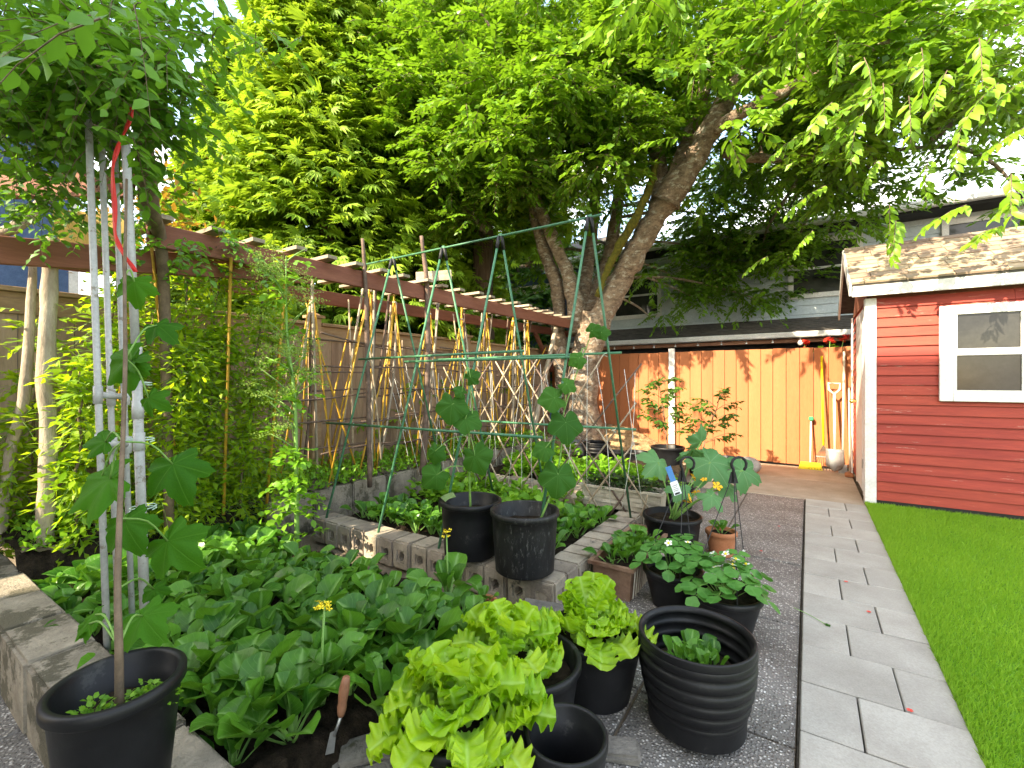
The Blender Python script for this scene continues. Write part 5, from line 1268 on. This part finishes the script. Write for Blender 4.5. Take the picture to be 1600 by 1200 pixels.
for (px, py, d_, ang, sc_) in ((1205, 105, 4.4, 200, 1), (1240, 155, 4.2, 205, 1), (1300, 160, 4.0, 215, 1.1), (1245, 215, 4.3, 205, 1), (1310, 60, 4.2, 250, 1), (1380, 130, 4.0, 250, 1), (1340, 190, 4.1, 240, 1.1), (1420, 150, 3.9, 255, 1), (1290, 290, 4.5, 200, 1), (1370, 250, 4.3, 235, .9), (1390, 320, 4.4, 265, .9), (1400, 345, 4.3, 250, .9), (1510, 320, 4.0, 195, 1.1), (1560, 355, 3.9, 185, 1.2), (1600, 310, 3.8, 190, 1), (1560, 130, 3.6, 215, 1.1), (1610, 120, 3.6, 205, 1.1), (1600, 200, 3.6, 200, 1), (1580, 270, 3.7, 240, 1), (1480, 110, 3.8, 230, 1), (1500, 210, 4.0, 240, .9), (1450, 250, 4.2, 250, .9), (1060, 215, 5.4, 170, 1.1), (850, 170, 6.0, 190, 1.1), (800, 120, 6.0, 200, 1.1), (860, 80, 6.0, 190, 1.1), (960, 90, 5.6, 200, 1.1), (1010, 140, 5.6, 200, 1), (900, 140, 5.8, 350, 1), (780, 200, 6.2, 330, 1.1), (720, 160, 6.4, 200, 1.1), (1120, 60, 5.0, 220, 1), (1350, 90, 3.9, 275, 1), (1440, 75, 3.8, 265, 1.1), (1530, 60, 3.6, 250, 1.1), (1240, 60, 4.4, 240, 1), (1270, 360, 5.6, 215, 1), (1200, 400, 6.2, 200, 1), (1150, 500, 9.0, 265, 1)):
    a = R_(ang); x = (RGT * math.cos(a) + Vector((0, 0, 1)) * math.sin(a) * .8 - FWD * U(-.1, .5)).normalized(); y_ = Vector((0, 0, 1)).cross(x).normalized(); z_ = x.cross(y_); p = at(px, py, d_) - TB
    o = put('leaf_spray', random.choice(SPR), ch)
    o.matrix_local = Matrix(((x.x, y_.x, z_.x, p.x), (x.y, y_.y, z_.y, p.y), (x.z, y_.z, z_.z, p.z), (0, 0, 0, 1))) @ Matrix.Scale(sc_ * U(.9, 1.05), 4)

# cedars
FR_V, FR_F = [], []
for k in range(7):                                                    # a flat fan of seven overlapping fingers, tips nodding
    a_ = (k - 3) * .36; L = 1.0 - .085 * abs(k - 3) ** 1.3; c_, s_ = math.cos(a_), math.sin(a_); o = len(FR_V); w_ = .105
    FR_V += [(.10 * c_, .10 * s_, -.005), (.55 * L * c_ + w_ * s_, .55 * L * s_ - w_ * c_, -.10), (L * c_, L * s_, -.34), (.55 * L * c_ - w_ * s_, .55 * L * s_ + w_ * c_, -.08)]
    FR_F += [(o, o + 1, o + 2), (o, o + 2, o + 3)]
def cedar(label, x, y, h, r, n, zb=1.0, trunk_r=.22, seed=0, shape=.8, mat='cedar', tone=0.0):
    t = thing('cedar_tree', label, 'tree', (x, y, 0), 0)
    p, rr = gnarl([(0, 0, -.1), (0, 0, h * .35), (.05, 0, h * .7), (0, 0, h)], [trunk_r, trunk_r * .8, trunk_r * .45, .03], .08, 5)
    MB().tube(p, rr, 10).build('trunk', 'cbark', t, True)
    # boughs: fronds gathered along branches that leave the trunk and droop
    nb = n // 26; zz = zb + (h - zb) * rng.random(nb) ** 1.15; a = rng.random(nb) * 2 * PI
    R = r * np.clip((h - zz) / (h - zb), .04, 1) ** shape * (.72 + .38 * rng.random(nb))
    P_, X_, R2 = [], [], []
    base = rng.random(nb)
    for q in range(26):
        f = .42 + .58 * rng.random(nb); lat = rng.normal(size=nb) * .17 * R
        ca, sa = np.cos(a), np.sin(a)
        px, py = ca * R * f - sa * lat, sa * R * f + ca * lat
        pz = zz + .25 * R * f - .42 * R * f * f + rng.normal(size=nb) * .07
        P_.append(np.stack([px, py, pz], 1)); X_.append(np.stack([ca - sa * rng.normal(size=nb) * .7, sa + ca * rng.normal(size=nb) * .7, -.12 + rng.normal(size=nb) * .28], 1)); R2.append(np.clip(base * .5 + rng.random(nb) * .5 + tone, 0, 1))
    P_, X_, R2 = np.concatenate(P_), unit(np.concatenate(X_)), np.concatenate(R2)
    N_ = unit(np.array([0, 0, 1.0]) + rng.normal(size=P_.shape) * .42)
    o = bulk('crown', FR_V, FR_F, P_, X_, N_, .20 * (.7 + .7 * rng.random(len(P_))), R2, mat, t); o['kind'] = 'stuff'
    return t
cedar('large sunlit yellow green cedar behind the middle of the wooden fence', -7.0, 4.9, 10.5, 2.9, 32000, .6, .2)
cedar('sunlit cedar left of the largest one with its outline against the sky', -8.4, 4.0, 7.4, 1.7, 15000, .6, .15)
cedar('cedar right of the largest one behind the pergola', -7.4, 7.4, 11, 2.6, 26000, .8, .2)
cedar('tall cedar with a bare brown trunk just left of the cherry tree', -5.75, 7.7, 11.0, 2.2, 10000, 4.3, .30)
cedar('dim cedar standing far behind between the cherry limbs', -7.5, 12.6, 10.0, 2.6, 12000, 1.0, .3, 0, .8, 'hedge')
pole('stub of a sawn pale limb on the bare cedar trunk', 'branch', [at(760, 360, 8.6), at(745, 340, 8.4), at(722, 310, 8.2)], [.10, .09, .08], 'pole', 8, 'tree_limb')
# dark hedge shrubs low behind the fence
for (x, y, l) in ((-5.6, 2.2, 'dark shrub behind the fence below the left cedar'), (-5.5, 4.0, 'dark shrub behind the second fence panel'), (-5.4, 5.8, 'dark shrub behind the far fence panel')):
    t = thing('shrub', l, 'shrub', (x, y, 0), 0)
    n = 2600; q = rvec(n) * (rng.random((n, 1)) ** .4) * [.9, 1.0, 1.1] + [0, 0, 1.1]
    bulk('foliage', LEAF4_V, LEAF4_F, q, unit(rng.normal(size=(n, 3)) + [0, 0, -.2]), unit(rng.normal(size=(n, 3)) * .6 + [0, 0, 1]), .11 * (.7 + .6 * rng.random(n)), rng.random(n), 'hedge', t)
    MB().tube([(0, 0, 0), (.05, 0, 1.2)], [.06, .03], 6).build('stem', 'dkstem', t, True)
# maple twig with rusty leaves at far left
rt = thing('reddish_shrub', 'shrub with rusty orange new leaves at the left edge of the cedars', 'shrub', (-6.0, 2.05, 0), 0)
n = 700; q = rng.normal(size=(n, 3)) * [.3, .3, .38] + [0, 0, 3.0]
M['rusty'] = LEAF('rusty_leaf', (.20, .13, .015), (.42, .22, .03), .45, (.5, .28, .03), .5, **A)
bulk('foliage', LEAF4_V, LEAF4_F, q, unit(rng.normal(size=(n, 3)) + [0, 0, -.2]), unit(rng.normal(size=(n, 3)) * .6 + [0, 0, 1]), .09 * (.7 + .6 * rng.random(n)), rng.random(n), 'rusty', rt)
MB().tube([(0, 0, 0), (.1, .05, 1.6), (0, 0, 3.2)], [.06, .04, .01], 6).build('stem', 'dkstem', rt, True)

# ================================================================== TOOLS BY THE SHED
def tool(name, label, cat, x, y=7.95): return thing(name, label, cat, (x, y, .005), 0)
t = tool('leaf_rake', 'leaf rake with a yellow handle leaning on the orange fence', 'rake', .18, 7.98)
MB().tube([(0, 0, .36), (-.02, .17, 1.66)], .014, 8).build('handle', 'ylw_plastic', t, True)
for k in range(11):
    a = (k - 5) / 5
    MB().tube(smooth_path([(0, 0, .36), (a * .09, -.01, .2), (a * .17, -.02, .04), (a * .175, -.06, .012)], 3), .004, 4).build('tine', 'branch', t)
MB().box((-.09, -.02, .19), (.09, -.005, .205)).build('tine_bar', 'metal', t)
t = tool('shovel', 'pale shovel with a white D grip leaning beside the leaf rake', 'shovel', .31, 7.88)
MB().tube([(0, 0, .3), (0, .17, 1.10)], .018, 8).build('shaft', 'pale_wood', t, True)
g_ = [(0, .17, 1.10), (-.065, .18, 1.17), (-.07, .195, 1.26), (.07, .195, 1.26), (.065, .18, 1.17), (0, .17, 1.10)]
MB().tube(g_, .014, 7).build('grip', 'white', t, True)
m = MB(); nn = 8
for i in range(nn + 1):
    v_ = i / nn; w = .105 * (1 if v_ < .6 else math.sqrt(max(0, 1 - ((v_ - .6) / .4) ** 2)))
    for j in range(5):
        u = (j / 4 - .5) * 2; m.v.append((u * w, -.01 - .04 * v_ + .025 * u * u, .33 - .31 * v_))
for i in range(nn):
    for j in range(4): a = i * 5 + j; m.f.append((a, a + 1, a + 6, a + 5))
o = m.build('blade', 'metal', t, True); md = o.modifiers.new('thickness', 'SOLIDIFY'); md.thickness = .004
t = tool('broom', 'short broom with a green collar and yellow bristle head by the fence', 'broom', .02, 7.98)
MB().tube([(0, 0, .1), (.01, .17, .74)], .012, 8).build('handle', 'white', t, True)
MB().box((-.02, .12, .70), (.04, .18, .76)).build('collar', 'grn_plastic', t, bevel=.01)
MB().add([(-.15, -.04, .0), (.15, -.04, .0), (.15, .04, .0), (-.15, .04, .0), (-.12, -.02, .10), (.12, -.02, .10), (.12, .02, .10), (-.12, .02, .10)], [(0, 3, 2, 1), (4, 5, 6, 7), (0, 1, 5, 4), (1, 2, 6, 5), (2, 3, 7, 6), (3, 0, 4, 7)]).build('brush_head', 'ylw_plastic', t)
t = tool('hoe', 'long pale wooden hoe handle leaning next to the shed door', 'hoe', .40, 7.92)
MB().tube([(0, -.02, .1), (.03, .22, 1.72)], .015, 8).build('handle', 'pale_wood', t, True)
MB().box((-.05, -.05, .0), (.05, -.02, .12)).build('blade', 'metal', t)
t = tool('dustpan_pole', 'short white pole with a pinkish pan beside the shed wall', 'dustpan', .47, 7.70)
MB().tube([(0, 0, .06), (.005, .25, 1.2)], .012, 8).build('handle', 'pale_wood', t, True)
MB().box((-.06, -.14, .0), (.035, -.01, .05)).build('pan', 'terracotta', t, bevel=.01)
# geraniums on the neighbour side of the fence
gp_ = thing('geranium', 'red geraniums blooming above the orange fence beside the shed', 'geranium', (.22, 8.42, 1.25), 0)
for k in range(3):
    c = Vector(((-.28, .05, .22)[k], 0, .60 + (.02, .05, .08)[k]))
    for q in range(9): put('flower', FL_R, gp_, c + Vector((U(-.05, .05), U(-.05, .05), U(-.04, .05))), (U(-1, 1), U(-1, 1), U(0, 6)), U(.9, 1.3))
    MB().tube([(c.x * .6, 0, .2), c], .006, 5).build('stem', 'stem', gp_)
put('foliage', CG[1], gp_, (0, 0, .42), None, (2.2, 1.2, 1.2))
bx = tag(MB().box((-.4, -.1, 0), (.4, .1, .26)).build('flower_box', 'terracotta', None, loc=(.2, 8.42, 1.35), bevel=.01), 'flower box fixed behind the fence top holding the red geraniums', 'flower box')
# ================================================================== SMALL DEBRIS ON THE PATH
fl = thing('fallen_leaf', 'small fallen green leaf with a long pale stalk on the pavers', 'leaf', (.05, 2.92, .016), 0)
put('blade', CUC[0], fl, (.03, -.01, .004), (0, 0, .4), .018); MB().tube(smooth_path([(.02, -.01, .004), (-.05, .05, .006), (-.12, .10, .004)], 4), .002, 4).build('stalk', 'stem', fl)
for (x, y) in ((.33, 2.33), (-.22, 4.65), (.2, 3.6), (.28, 3.2), (-.3, 3.9)):
    tag(put('fallen_petal', FL_R, None, (x, y, .016), (0, 0, U(0, 6)), .35), 'tiny red petal fallen on the paving', 'petal', 'red petals fallen on the paving')
